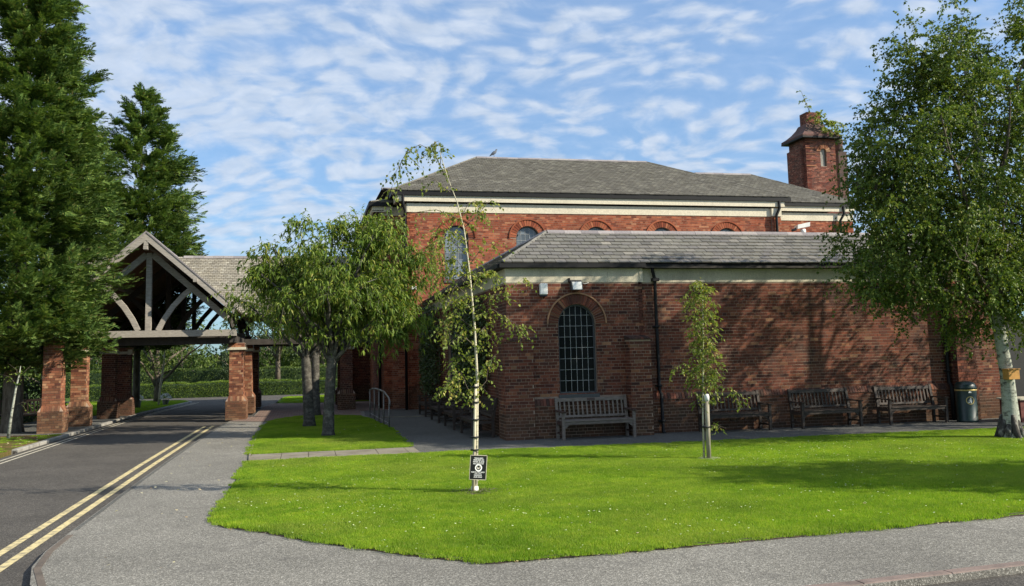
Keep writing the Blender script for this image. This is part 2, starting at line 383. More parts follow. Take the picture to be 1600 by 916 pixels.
def _grass_patches():
    nt = M_GRASS.node_tree; N, L = nt.nodes, nt.links; b = N['Principled BSDF']
    src = b.inputs['Base Color'].links[0].from_socket
    n1 = pos_noise(N, L, 3.5, 5, .7); n2 = pos_noise(N, L, .35, 3, .6)
    c = mixc(N, L, 1.0, src, ramp(N, L, n1, [(.3, (.55, .66, .8)), (.5, (1, 1, 1)), (.7, (1.5, 1.22, 1.3))]), 'MULTIPLY')
    c = mixc(N, L, ramp(N, L, n2, [(.45, (0, 0, 0)), (.72, (.5, .5, .5))]), c, (.34, .34, .08))
    L.new(c, b.inputs['Base Color'])
_grass_patches()
M_LEAF_CON = mat_leaf('conifer_foliage', [(0, (.044, .088, .026)), (.4, (.088, .152, .038)), (.8, (.15, .22, .052)), (.95, (.21, .28, .075)), (1, (.16, .12, .05))], .20, .7, .12)
M_LEAF_BIRCH = mat_leaf('birch_leaf', [(0, (.055, .10, .018)), (.5, (.10, .155, .026)), (.88, (.16, .215, .035)), (1, (.25, .25, .05))], .28, .5, .25)
M_LEAF_CHERRY = mat_leaf('cherry_leaf', [(0, (.070, .13, .020)), (.5, (.135, .205, .032)), (.85, (.21, .275, .045)), (1, (.32, .31, .07))], .38, .5, .22)
M_LEAF_YOUNG = mat_leaf('young_birch_leaf', [(0, (.10, .15, .028)), (.5, (.18, .23, .042)), (.85, (.26, .29, .06)), (1, (.42, .36, .10))], .4, .5, .3)
M_LEAF_BG = mat_leaf('distant_leaf', [(0, (.045, .085, .022)), (.5, (.085, .13, .03)), (1, (.15, .20, .045))], .35, .5, .3)
M_LEAF_BGD = mat_leaf('dark_distant_leaf', [(0, (.02, .04, .018)), (.6, (.035, .06, .025)), (1, (.06, .085, .03))], .2, .5, .3)
M_HEDGE = mat_leaf('hedge_leaf', [(0, (.05, .095, .015)), (.5, (.095, .155, .018)), (1, (.17, .23, .03))], .3, .5, .3)
M_IVY = mat_leaf('climber_leaf', [(0, (.03, .055, .02)), (.6, (.055, .09, .03)), (1, (.12, .16, .06))], .3, .35, .5)
M_DAISY = mat_simple('daisy_white', (.48, .54, .28), .7, 5, .1)
M_LITTER = mat_leaf('fallen_leaf', [(0, (.45, .38, .18)), (.5, (.5, .47, .33)), (1, (.28, .16, .06))], .2, .7, .2)
def mat_bark(name, a, bcol, sc, stretch, lo=.4, hi=.6, bs=.8):
    m, nt, N, L, b = new_mat(name); setc(b, rough=.85, spec=.2)
    n = pos_noise(N, L, sc, 6, .7, stretch, 'pos'); f = pos_noise(N, L, 40, 4, .7)
    c = mixc(N, L, ramp(N, L, n, [(lo, (0, 0, 0)), (hi, (1, 1, 1))]), a, bcol)
    c = mixc(N, L, 1.0, c, ramp(N, L, f, [(.3, (.75,)*3), (.7, (1.25,)*3)]), 'MULTIPLY')
    L.new(c, b.inputs['Base Color']); bump(N, L, b, n, bs, .02); return m
M_BARK = mat_bark('brown_bark', (.075, .06, .045), (.16, .135, .105), 9, (1, 1, .3))
M_BARK_CHERRY = mat_bark('cherry_bark', (.055, .05, .043), (.14, .13, .11), 7, (1, 1, 1.6), .45, .65)
M_BARK_BIRCH = mat_bark('birch_bark', (.34, .35, .29), (.05, .048, .04), 4.5, (1, 1, 2.2), .50, .64)
M_BARK_BASE = mat_bark('birch_root_bark', (.05, .045, .04), (.24, .23, .2), 9, (1, 1, .5), .5, .66)
M_BARK_SAP = mat_bark('sapling_bark', (.50, .46, .34), (.09, .07, .05), 14, (.6, .6, 2.0), .55, .68)
M_STAKE = mat_simple('pale_stake', (.50, .44, .31), .8, 9, .2, .2, stretch=(1, 1, .3))
M_STAKE_M = mat_simple('grey_stake', (.30, .27, .20), .8, 9, .35, .2, stretch=(1, 1, .3))
M_STAKE_D = mat_simple('brown_stake', (.20, .17, .12), .8, 9, .3, .2, stretch=(1, 1, .3))
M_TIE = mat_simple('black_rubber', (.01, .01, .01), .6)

# ------------------------------------------------------------------ masonry helpers
def piece_boxes(R, o, u, w, n):
    """R rows (s0,s1,t0,t1,d0,d1): boxes on plane o + s*u + t*w, front proud d0 (bottom) .. d1 (top) along n; returns V,F(quads)."""
    R = np.asarray(R, float); k = len(R)
    o, u, w, n = (np.array(q, float) for q in (o, u, w, n))
    s0, s1, t0, t1, d0, d1 = (R[:, i:i+1] for i in range(6))
    P = lambda s, t, d: o + s*u + t*w + d*n
    bk = -0.012
    V = np.stack([P(s0,t0,d0), P(s1,t0,d0), P(s1,t1,d1), P(s0,t1,d1), P(s0,t0,bk), P(s1,t0,bk), P(s1,t1,bk), P(s0,t1,bk)], 1).reshape(-1, 3)
    q = np.array([[0,1,2,3],[1,0,4,5],[2,1,5,6],[3,2,6,7],[0,3,7,4]])
    Fq = (np.arange(k)[:, None, None]*8 + q[None]).reshape(-1, 4)
    return V, Fq
class Pieces:
    def __init__(s): s.V = []; s.F = []; s.n = 0
    def add(s, V, F): s.V.append(V); s.F.append(F+s.n); s.n += len(V)
    def build(s, name, mat, parent, kind='stuff', label=None):
        if not s.V: return None
        o = mesh_np(name, np.concatenate(s.V), np.concatenate(s.F), mat, parent, 4)
        if kind: o['kind'] = kind
        if label: o['label'] = label
        return o
def brick_rows(Lw, z0, z1, ops=(), seed=0, course=.075, end0=0.0, end1=0.0, proud=.0035, ring=.24):
    """rows of bricks (English garden wall bond) on a wall of length Lw; ops = (centre, width, bottom, springing)."""
    rng = random.Random(seed); out = []; k0 = int(round(z0/course)); z = z0; k = k0
    while z < z1-.02:
        h = min(course, z1-z)-.010
        if h < .02: break
        zc = z+h/2; header = (k % 4 == 2)
        pitch = .1125 if header else .225
        s = -((k % 2)*.1125 + (0.056 if header else 0)) + rng.uniform(-.006, .006)
        ex = []
        for (c, w_, zb, zs) in ops:
            if zb-.005 < zc < zs: ex.append((c-w_/2, c+w_/2))
            elif zs <= zc < zs+w_/2+ring-.03:
                q = math.sqrt(max(0, (w_/2+ring-.03)**2-(zc-zs)**2)); ex.append((c-q, c+q))
        while s < Lw:
            a, b = max(s, 0), min(s+pitch-.010, Lw); s += pitch
            if b-a < .03: continue
            segs = [(a, b)]
            for e0, e1 in ex:
                ns = []
                for (x, y) in segs:
                    if y <= e0 or x >= e1: ns.append((x, y)); continue
                    if x < e0: ns.append((x, e0))
                    if y > e1: ns.append((e1, y))
                segs = ns
            for x, y in segs:
                if y-x > .02:
                    d = proud+rng.uniform(-.001, .0018); out.append((x, y, z+rng.uniform(-.001, .001), z+h, d, d+rng.uniform(-.001, .001)))
        z += course; k += 1
    return out
def wall_backing(mb, o, u, n, Lw, z0, z1, thick, ops=()):
    """mortar wall with arched holes; front face on the plane through o, body behind it"""
    o = Vector(o); u = Vector(u); n = Vector(n); Z = Vector((0, 0, 1))
    xs = {0.0, Lw}
    for c, w_, zb, zs in ops:
        for i in range(15): xs.add(min(Lw, max(0, c-w_/2*math.cos(math.pi*i/14))))
    xs = sorted(xs)
    def holez(x, xm):
        for c, w_, zb, zs in ops:
            if c-w_/2 < xm < c+w_/2: return zb, zs+math.sqrt(max(0, (w_/2)**2-(x-c)**2))
        return None
    for a, b in zip(xs[:-1], xs[1:]):
        if b-a < 1e-6: continue
        m_ = (a+b)/2; ha, hb = holez(a, m_), holez(b, m_)
        def quad(za0, zb0, za1, zb1):
            P = [o+u*a+Z*za0, o+u*b+Z*zb0, o+u*b+Z*zb1, o+u*a+Z*za1]
            mb.add(P, [(0, 1, 2, 3)])
        if ha is None: quad(z0, z0, z1, z1)
        else:
            quad(z0, z0, ha[0], hb[0]); quad(ha[1], hb[1], z1, z1)
            # reveals, top and sill
            A, B = o+u*a+Z*ha[1], o+u*b+Z*hb[1]; mb.add([A, B, B-n*.3, A-n*.3], [(0, 1, 2, 3)])
            A, B = o+u*a+Z*ha[0], o+u*b+Z*hb[0]; mb.add([A, B, B-n*.3, A-n*.3], [(3, 2, 1, 0)])
    for c, w_, zb, zs in ops:
        for sgn in (-1, 1):
            A, B = o+u*(c+sgn*w_/2)+Z*zb, o+u*(c+sgn*w_/2)+Z*zs
            mb.add([A, B, B-n*.3, A-n*.3], [(0, 1, 2, 3)])
    # back, ends, top, bottom
    A, B = o, o+u*Lw; q = -n*thick
    mb.add([B+q+Z*z0, A+q+Z*z0, A+q+Z*z1, B+q+Z*z1], [(0, 1, 2, 3)])
    mb.add([A+q+Z*z0, A+Z*z0, A+Z*z1, A+q+Z*z1], [(0, 1, 2, 3)]); mb.add([B+Z*z0, B+q+Z*z0, B+q+Z*z1, B+Z*z1], [(0, 1, 2, 3)])
    mb.add([A+Z*z1, B+Z*z1, B+q+Z*z1, A+q+Z*z1], [(0, 1, 2, 3)])
_unit = {}
def unit_box(name, mat):
    if name not in _unit:
        _unit[name] = MB().box(-.5, -.5, -.5, .5, .5, .5).mesh(name, mat)
    return _unit[name]
def piece_objs(name, mat, rows, o, u, w, n, parent, limit, key):
    """the first `limit` rows by key as objects of their own (one shared box mesh), the rest returned"""
    rows = sorted(rows, key=key); own, rest = rows[:limit], rows[limit:]
    me = unit_box(name+'_block', mat)
    o = Vector(o); u = Vector(u); w = Vector(w); n = Vector(n); off = ORG[parent]
    for (s0, s1, t0, t1, d0, d1) in own:
        d = (d0+d1)/2; tilt = math.atan2(d1-d0, t1-t0); wt = (w*math.cos(tilt)+n*math.sin(tilt)); nt_ = u.cross(wt) 
        if nt_.dot(n) < 0: nt_ = -nt_
        th = .03
        c = o+u*(s0+s1)/2+w*(t0+t1)/2+n*d-nt_*th/2
        mt = Matrix((u*(s1-s0), nt_*th, wt*(t1-t0))).transposed().to_4x4(); mt.translation = c-off
        ob = bpy.data.objects.new(name, me); COL.objects.link(ob); ob.parent = parent; ob.matrix_basis = mt
        ORG[ob] = off
    return rest
def voussoirs(o, u, n, c, zs, r0, r1, mat, parent, pitch=.078, proud=.02, as_objs=False):
    o = Vector(o); u = Vector(u); n = Vector(n); Z = Vector((0, 0, 1)); rm = (r0+r1)/2
    k = max(8, int(math.pi*rm/pitch)); st = Pieces(); rng = random.Random(k)
    for i in range(k):
        a0 = math.pi*i/k+.05/k; a1 = math.pi*(i+1)/k-.55/k; d = proud+rng.uniform(-.002, .003)
        def P(r, a, dd): return o+u*(c+r*math.cos(a))+Z*(zs+r*math.sin(a))+n*dd
        V = [P(r0,a0,d), P(r1,a0,d), P(r1,a1,d), P(r0,a1,d), P(r0,a0,-.1), P(r1,a0,-.1), P(r1,a1,-.1), P(r0,a1,-.1)]
        Fq = [(0,1,2,3),(1,0,4,5),(2,1,5,6),(3,2,6,7),(0,3,7,4)]
        if as_objs: MB().add(V, Fq).build('arch_brick', mat, parent)
        else: st.add(np.array([tuple(v) for v in V]), np.array(Fq))
    if not as_objs: st.build('arch_bricks', mat, parent)
def hood(o, u, n, c, zs, r, mat, parent, w_=.04, proud=.045, drop=.0):
    mb = MB(); o = Vector(o); u = Vector(u); n = Vector(n); Z = Vector((0,0,1)); vs = []; fs = []
    A = [math.pi*i/24 for i in range(25)]
    for a in A:
        for rr, dd in ((r, -.02), (r, proud), (r+w_, proud), (r+w_, -.02)): vs.append(o+u*(c+rr*math.cos(a))+Z*(zs+rr*math.sin(a))+n*dd)
    for i in range(24):
        for k in range(4): fs.append((i*4+k, i*4+(k+1) % 4, (i+1)*4+(k+1) % 4, (i+1)*4+k))
    fs += [(0, 1, 2, 3), (99, 98, 97, 96)]
    return mb.add(vs, fs).build('hood_mould', mat, parent)

def arched_window(wall_o, u, n, c, w_, zb, zs, parent, cols, rowh, glass, bar, frame, setback=.09, fw=.05, panes=True, sill=True, bw=.012):
    """window in an arched opening: frame + bars + panes; sits setback behind the wall face"""
    o = Vector(wall_o)-Vector(n)*setback; u = Vector(u); n = Vector(n); Z = Vector((0,0,1))
    P = lambda s, z, d=0: o+u*(c+s)+Z*z+n*d
    R = w_/2; ri = R-fw
    # frame: ring following jambs and arch
    outl = [(-R, zb), (-R, zs)]+[(-R*math.cos(math.pi*i/16), zs+R*math.sin(math.pi*i/16)) for i in range(1, 16)]+[(R, zs), (R, zb)]
    inl = [(-ri, zb+fw), (-ri, zs)]+[(-ri*math.cos(math.pi*i/16), zs+ri*math.sin(math.pi*i/16)) for i in range(1, 16)]+[(ri, zs), (ri, zb+fw)]
    m_ = len(outl); vs = [P(a, b, .03) for a, b in outl]+[P(a, b, .03) for a, b in inl]+[P(a, b, -.03) for a, b in outl]+[P(a, b, -.03) for a, b in inl]
    fs = []
    for i in range(m_):
        j = (i+1) % m_
        fs += [(i, j, m_+j, m_+i), (2*m_+j, 2*m_+i, 3*m_+i, 3*m_+j), (m_+i, m_+j, 3*m_+j, 3*m_+i)]
    fr = MB().add(vs, fs).build('window', frame, parent)
    top = lambda s: zs+math.sqrt(max(0, ri*ri-s*s))
    xs = [-ri+2*ri*i/cols for i in range(cols+1)]; zz = []
    z = zb+fw
    while z < zs+ri: zz.append(z); z += rowh
    zz.append(zs+ri)
    gm = MB()
    for i in range(cols):
        for j in range(len(zz)-1):
            a, b = xs[i], xs[i+1]; z0 = zz[j]; z1a, z1b = min(zz[j+1], top(a)), min(zz[j+1], top(b)); am = (a+b)/2; zm = min(zz[j+1], top(am))
            if zm <= z0+.01: continue
            z1a = max(z1a, z0+.001); z1b = max(z1b, z0+.001)
            pts = [P(a, z0), P(b, z0), P(b, z1b), P(am, zm), P(a, z1a)]
            tl = random.uniform(-.0015, .0015)
            pts = [p+n*(tl if k in (0, 4) else -tl) for k, p in enumerate(pts)]
            if panes: MB().prism([p-n*.006 for p in pts], n*.006).build('pane', glass, fr)
            else: gm.prism([p-n*.006 for p in pts], n*.006)
    if not panes: gm.build('pane', glass, fr)
    for x in xs[1:-1]:
        MB().bar(P(x, zb+fw, .006), P(x, top(x), .006), bw, .012, up=tuple(n)).build('glazing_bar', bar, fr)
    for z in zz[1:-1]:
        hw = ri if z < zs else math.sqrt(max(0, ri*ri-(z-zs)**2))
        MB().bar(P(-hw, z, .009), P(hw, z, .009), bw, .012, up=tuple(n)).build('glazing_bar', bar, fr)
    # dark backing room so the glass has depth
    if sill:
        MB().prism([P(-R-.03, zb-.10, setback+.05), P(R+.03, zb-.10, setback+.05), P(R+.03, zb-.10, -.02), P(-R-.03, zb-.10, -.02)], (0, 0, .085)).build('sill', M_WINSILL, fr)
    return fr
def slate_rows(Ls, Lt, exposure, wd, left=lambda t: 0, right=None, seed=0, th=.012):
    rng = random.Random(seed); out = []; k = 0; t = -.02
    while t < Lt-.02:
        tm = t+exposure*.5; a0 = left(max(tm, 0)); a1 = (right(max(tm, 0)) if right else Ls)
        s = -((k % 2)*wd/2)+rng.uniform(-.01, .01)
        while s < Ls+wd:
            x0, x1 = max(s, a0), min(s+wd-.013, a1); s += wd
            if x1-x0 < .03: continue
            j = rng.uniform(-.010, .010)*min(1, exposure*5); th_ = th+rng.uniform(0, .009)
            out.append((x0, x1, t+j, min(t+exposure+.02, Lt), th_+.012, .004))
        t += exposure; k += 1
    return out
X_, Y_, Z_ = (1, 0, 0), (0, 1, 0), (0, 0, 1)
nX, nY = (-1, 0, 0), (0, -1, 0)

# ================================================================== GROUND
def sheet(name, pts, z, mat, thick=0.0, kind='structure', parent=None):
    mb = MB(); n = len(pts)
    if thick: mb.prism([(x, y, z-thick) for x, y in pts], (0, 0, thick))
    else: mb.add([(x, y, z) for x, y in pts], [tuple(range(n))])
    o = mb.build(name, mat, parent); 
    if kind: o['kind'] = kind
    return o
sheet('terrain', [(-900, -300), (900, -300), (900, 1500), (-900, 1500)], -.13, M_TERRAIN)
CORNER = [(-2.72, 12), (-2.70, 10.8), (-2.62, 10.0), (-2.42, 9.2), (-2.0, 8.45), (-1.3, 7.8), (-.3, 7.35), (1.2, 7.0), (2.8, 6.88), (4.26, 6.89), (6.3, 7.06), (12, 7.8), (40, 12)]
LK = [(-6.68, -20), (-6.68, 24), (-6.66, 31), (-6.56, 37), (-6.3, 43), (-5.9, 48), (-5.75, 50.2), (-6.1, 51.8), (-7.2, 53), (-9.5, 53.8), (-45, 55)]
RK = [(-2.72, 12), (-2.74, 15), (-2.74, 20), (-2.66, 28), (-2.55, 31.8), (-1.85, 34.3), (-1.8, 42.5), (-1.5, 44.6), (-1.42, 46.4), (-1.35, 50), (-1.3, 52.6), (0.4, 53.6), (45, 54)]
road = sheet('road', LK+[(-45, 57.6), (45, 57.0)]+RK[::-1]+CORNER[1:]+[(40, -20)], -.06, M_ROAD)
path_poly = RK[:8]+[(-1.5, 44.6), (0.3, 43.6), (3.0, 43.6), (40, 43.6)]+[(40, 12)]+CORNER[1:-1][::-1]
path = sheet('footpath', path_poly, 0.0, M_PATH, .10)
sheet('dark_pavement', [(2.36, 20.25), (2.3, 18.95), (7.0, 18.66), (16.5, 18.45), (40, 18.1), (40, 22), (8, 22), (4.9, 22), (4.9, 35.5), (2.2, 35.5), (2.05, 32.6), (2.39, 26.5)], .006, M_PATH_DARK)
sheet('paviour_paving', [(-2.5, 32.1), (-1.3, 31.2), (-.8, 32.45), (.07, 33.75), (1.95, 32.65), (2.05, 35.6), (4.0, 35.6), (4.0, 43.5), (.3, 43.5), (-1.4, 44.4), (-1.75, 42.3), (-1.8, 34.5)], .010, M_PAVER)
left_bank = sheet('left_verge', [(-6.82, -20), (-6.82, 24), (-6.80, 31), (-6.70, 36.6), (-6.6, 39), (-45, 39), (-45, -20)], .0, M_MOSS, .12)
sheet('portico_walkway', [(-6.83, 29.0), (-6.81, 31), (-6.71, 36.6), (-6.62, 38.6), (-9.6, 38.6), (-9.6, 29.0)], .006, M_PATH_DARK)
LAWN = [(-1.13, 12.06), (-.95, 11.6), (-.55, 11.19), (-.05, 10.5), (.48, 9.9), (1.1, 9.2), (1.71, 8.68), (3.2, 8.72), (4.69, 8.82), (8.06, 9.09), (14, 9.8), (30, 12), (30, 17.95), (16.5, 18.3), (7.0, 18.5), (2.3, 18.83), (-1.08, 18.74), (-1.12, 15)]
LAWN2 = [(-1.18, 20.2), (2.3, 20.2), (2.34, 23), (2.33, 26.3), (2.15, 29.5), (1.85, 32.3), (.95, 33.1), (.07, 33.55), (-.4, 33.0), (-.8, 32.3), (-1.15, 31), (-1.25, 29), (-1.27, 25.7)]
LAWN3 = [(-1.32, 46.5), (-1.15, 45.0), (.3, 43.9), (2.5, 43.8), (6, 44), (6, 53.2), (.36, 53.2), (-1.15, 52.3)]
LAWN4 = [(-6.7, 39.2), (-6.44, 43), (-6.02, 48), (-5.88, 50.1), (-6.2, 51.6), (-7.3, 52.8), (-9.5, 53.6), (-30, 54.6), (-30, 39.2)]
lawn = sheet('lawn', LAWN, .018, M_TURF, .06); lawn2 = sheet('lawn', LAWN2, .018, M_TURF, .06)
lawn3 = sheet('lawn', LAWN3, .01, M_TURF, .08); lawn4 = sheet('lawn', LAWN4, .01, M_TURF, .14)

# grass blades: patches of blades scattered over the lawns
def blade_patch(name, n, r, h0, h1, seed):
    g = np.random.default_rng(seed)
    a = g.uniform(0, 2*math.pi, n); q = r*np.sqrt(g.uniform(0, 1, n)); x = q*np.cos(a); y = q*np.sin(a)
    h = g.uniform(h0, h1, n); b = g.uniform(0, 2*math.pi, n); lean = g.uniform(.1, .8, n)*h; w = g.uniform(.0022, .0042, n)
    la = g.uniform(0, 2*math.pi, n); dx, dy = np.cos(b)*w, np.sin(b)*w
    V = np.stack([np.stack([x-dx, y-dy, np.zeros(n)-.004], 1), np.stack([x+dx, y+dy, np.zeros(n)-.004], 1),
                  np.stack([x+np.cos(la)*lean, y+np.sin(la)*lean, h], 1)], 1).reshape(-1, 3)
    F = np.arange(3*n).reshape(-1, 3)
    me = bpy.data.meshes.new(name); me.from_pydata(V.tolist(), [], F.tolist()); me.polygons.foreach_set('use_smooth', np.zeros(n, bool)); me.materials.append(M_GRASS); me.update()
    return bpy.data.objects.new(name, me)
PATCH = blade_patch('blade_patch', 420, .16, .014, .036, 1)
def grass_on(name, poly, z, density, inset_from, label=None, patch=None):
    mb = MB().add([(x, y, z) for x, y in poly], [tuple(range(len(poly)))])
    o = mb.build(name, M_GRASS); o['kind'] = 'stuff'
    ng = bpy.data.node_groups.new('blades', 'GeometryNodeTree')
    ng.interface.new_socket('Geometry', in_out='INPUT', socket_type='NodeSocketGeometry')
    ng.interface.new_socket('Geometry', in_out='OUTPUT', socket_type='NodeSocketGeometry')
    N, L = ng.nodes, ng.links
    gi = N.new('NodeGroupInput'); go = N.new('NodeGroupOutput')
    d = N.new('GeometryNodeDistributePointsOnFaces'); d.distribute_method = 'RANDOM'; d.inputs['Density'].default_value = density
    oi = N.new('GeometryNodeObjectInfo'); oi.inputs['Object'].default_value = patch or PATCH; oi.inputs['As Instance'].default_value = True
    ip = N.new('GeometryNodeInstanceOnPoints')
    rr = N.new('FunctionNodeRandomValue'); rr.data_type = 'FLOAT_VECTOR'; rr.inputs[0].default_value = (-.05, -.05, 0); rr.inputs[1].default_value = (.05, .05, 6.28)
    rs = N.new('FunctionNodeRandomValue'); rs.data_type = 'FLOAT'; rs.inputs[2].default_value = .75; rs.inputs[3].default_value = 1.25
    L.new(gi.outputs[0], d.inputs['Mesh']); L.new(d.outputs['Points'], ip.inputs['Points']); L.new(oi.outputs['Geometry'], ip.inputs['Instance'])
    L.new(rr.outputs[0], ip.inputs['Rotation']); L.new(rs.outputs[1], ip.inputs['Scale'])
    L.new(ip.outputs[0], go.inputs[0])
    md = o.modifiers.new('blades', 'NODES'); md.node_group = ng
    return o
def shrink(poly, d):
    c = Vector((sum(p[0] for p in poly)/len(poly), sum(p[1] for p in poly)/len(poly))); n = len(poly); out = []
    for i in range(n):
        a, b, e = Vector(poly[i-1]), Vector(poly[i]), Vector(poly[(i+1) % n])
        t1 = (b-a).normalized(); t2 = (e-b).normalized(); n1 = Vector((-t1.y, t1.x)); n2 = Vector((-t2.y, t2.x)); m_ = (n1+n2)
        m_ = m_.normalized()/max(.4, m_.normalized().dot(n1)); out.append(tuple(b+m_*d))
    return out
def area_sign(p): return sum(p[i-1][0]*p[i][1]-p[i][0]*p[i-1][1] for i in range(len(p)))
def inset(poly, d):
    return shrink(poly, d if area_sign(poly) > 0 else -d)
grass_on('grass', [(min(x, 17.5), y) for x, y in inset(LAWN, .055)], .018, 95, 0)
grass_on('grass', inset(LAWN2, .06), .018, 60, 0)
grass_on('grass', inset(LAWN3, .12), .01, 14, 0)
grass_on('grass', [(max(x, -12), y) for x, y in inset(LAWN4, .12)], .01, 14, 0)
grass_on('grass', [(-7.0, 20), (-6.95, 28.8), (-9.5, 28.8), (-9.5, 20)], .0, 5, 0)

def in_poly(x, y, poly):
    c = False; n = len(poly)
    for i in range(n):
        x0, y0 = poly[i-1]; x1, y1 = poly[i]
        if (y0 > y) != (y1 > y) and x < (x1-x0)*(y-y0)/(y1-y0)+x0: c = not c
    return c
def scatter_discs(name, pts, r0, r1, z0, z1, mat, n=5):
    V = []; F = []
    for x, y in pts:
        r = random.uniform(r0, r1); z = random.uniform(z0, z1); b = len(V); tx, ty = random.uniform(-.4, .4), random.uniform(-.4, .4); a0 = random.uniform(0, 6)
        V.append((x, y, z+.002))
        for k in range(n):
            a = a0+2*math.pi*k/n; dx, dy = r*math.cos(a), r*math.sin(a)*random.uniform(.7, 1); V.append((x+dx, y+dy, z+dx*tx+dy*ty))
        for k in range(n): F.append((b, b+1+k, b+1+(k+1) % n))
    o = mesh_np(name, V, F, mat); o['kind'] = 'stuff'; return o
def rpts(poly, n, x0, x1, y0, y1, clump=0):
    out = []
    cs = [(random.uniform(x0, x1), random.uniform(y0, y1)) for _ in range(40)]
    while len(out) < n:
        if random.random() < clump: c = random.choice(cs); x, y = random.gauss(c[0], .5), random.gauss(c[1], .4)
        else: x, y = random.uniform(x0, x1), random.uniform(y0, y1)
        if in_poly(x, y, poly): out.append((x, y))
    return out
scatter_discs('daisies', rpts(LAWN, 1500, -1, 17, 8.7, 18.7, .5)+rpts([(7, 14.6), (17, 14.6), (17, 18.3), (7, 18.3)], 420, 7, 17, 14.6, 18.3, .3), .007, .014, .042, .052, M_DAISY)
edge = []
for i in range(1, 13):
    a, b = LAWN[i-1], LAWN[i]
    for _ in range(int(14*math.dist(a, b)) if a[0] < 9 else 30):
        t = random.random(); edge.append((a[0]+(b[0]-a[0])*t+random.gauss(0, .05), a[1]+(b[1]-a[1])*t-.02+random.gauss(0, .04)))
scatter_discs('fallen_leaves', [(x, y) for x, y in edge if x < 16], .006, .016, .006, .02, M_LITTER, 4)
scatter_discs('fallen_leaves', rpts(LAWN2, 60, -1, 2.2, 20.3, 33)+rpts(LAWN, 110, -1, 16, 9, 18.5)+rpts(path_poly, 60, -2.5, -1.2, 9, 30), .012, .026, .04, .05, M_LITTER, 5)
scatter_discs('fallen_leaves', rpts([(-6.9, 18), (-6.9, 29), (-9.8, 29), (-9.8, 18)], 220, -9.8, -6.9, 18, 29), .015, .035, .02, .035, M_LITTER, 5)
# ragged soil lip along the lawn edges
mb = MB()
for P_ in (LAWN, LAWN2):
    n_ = len(P_)
    for i in range(n_):
        a, b = Vector((*P_[i-1], 0)), Vector((*P_[i], 0)); L_ = (b-a).length
        if max(a.x, b.x) > 17: continue
        d_ = (b-a).normalized(); q_ = Vector((d_.y, -d_.x, 0))*(1 if area_sign(P_) > 0 else -1); k = max(1, int(L_/.05)); lo = []; hi = []
        for j in range(k+1):
            p = a.lerp(b, j/k); w_ = .012+.018*random.random()+.012*math.sin(j*.7)**2; o_ = p+q_*w_; i_ = p-q_*.05; lo.append((o_.x, o_.y, .003)); hi.append((i_.x, i_.y, .022))
        mb.add(lo+hi, [(j, j+1, k+2+j, k+1+j) for j in range(k)])
mb.build('soil_edge', M_SOIL)['kind'] = 'structure'

# kerbs: one object per stone
def kerb_line(name, pts, length, width, z0, z1, mat, side, parent_mat=None, start=0.0, stop=1e9):
    root = MB(); base = None
    P = [Vector((x, y, 0)) for x, y in pts]; seg = [0]
    for a, b in zip(P[:-1], P[1:]): seg.append(seg[-1]+(b-a).length)
    def at(s):
        s = min(max(s, 0), seg[-1])
        for i in range(len(P)-1):
            if s <= seg[i+1]: return P[i].lerp(P[i+1], (s-seg[i])/(seg[i+1]-seg[i]))
        return P[-1]
    bed = MB(); s = start
    kb = None; stones = []
    while s < min(stop, seg[-1])-.1:
        a, b = at(s+.006), at(min(s+length-.008, seg[-1])); d = (b-a); nrm = Vector((-d.y, d.x, 0)).normalized()*side
        j = random.uniform(-.005, .005); c = .015
        o0, o1 = a+nrm*j, b+nrm*j
        i0, i1 = o0+nrm*width, o1+nrm*width
        vs = [(o0.x, o0.y, z0), (o1.x, o1.y, z0), (i1.x, i1.y, z0), (i0.x, i0.y, z0)]
        m0, m1 = o0+nrm*c, o1+nrm*c
        vs += [(o0.x, o0.y, z1-c), (o1.x, o1.y, z1-c), (m1.x, m1.y, z1+j*.3), (m0.x, m0.y, z1+j*.3), (i1.x, i1.y, z1+j*.3), (i0.x, i0.y, z1+j*.3)]
        stones.append((vs, [(3, 2, 1, 0), (0, 1, 5, 4), (4, 5, 6, 7), (7, 6, 8, 9), (1, 2, 8, 6, 5), (3, 0, 4, 7, 9), (2, 3, 9, 8)]))
        q0, q1 = a+nrm*.01, at(s+length)+nrm*.01
        bed.prism([(q0.x, q0.y, z0), (q1.x, q1.y, z0), (q1.x+nrm.x*(width-.02), q1.y+nrm.y*(width-.02), z0), (q0.x+nrm.x*(width-.02), q0.y+nrm.y*(width-.02), z0)], (0, 0, z1-z0-.03))
        s += length
    kb = bed.build(name, M_SOIL); kb['kind'] = 'structure'
    for vs, fs in stones: MB().add(vs, fs).build('kerb_stone', mat, kb)
    return kb
kerb_line('kerb', LK[1:7], .9, .13, -.1, .018, M_CONC, 1, start=0)
kerb_line('kerb', CORNER[:7], .915, .08, -.1, .004, M_KERB_DK, 1, start=.3)
kerb_line('kerb', CORNER[6:11], .915, .12, -.1, .008, M_KERB_RED, 1, start=.3)
kerb_line('kerb', RK[:5], .9, .07, -.1, .004, M_PATH_DARK, -1)
kerb_line('kerb', [(-1.1, 18.9), (-1.17, 20.2), (-1.30, 25.7), (-1.3, 29), (-1.2, 31.1), (-.85, 32.45)], .9, .05, -.02, .028, M_SLAB, -1)
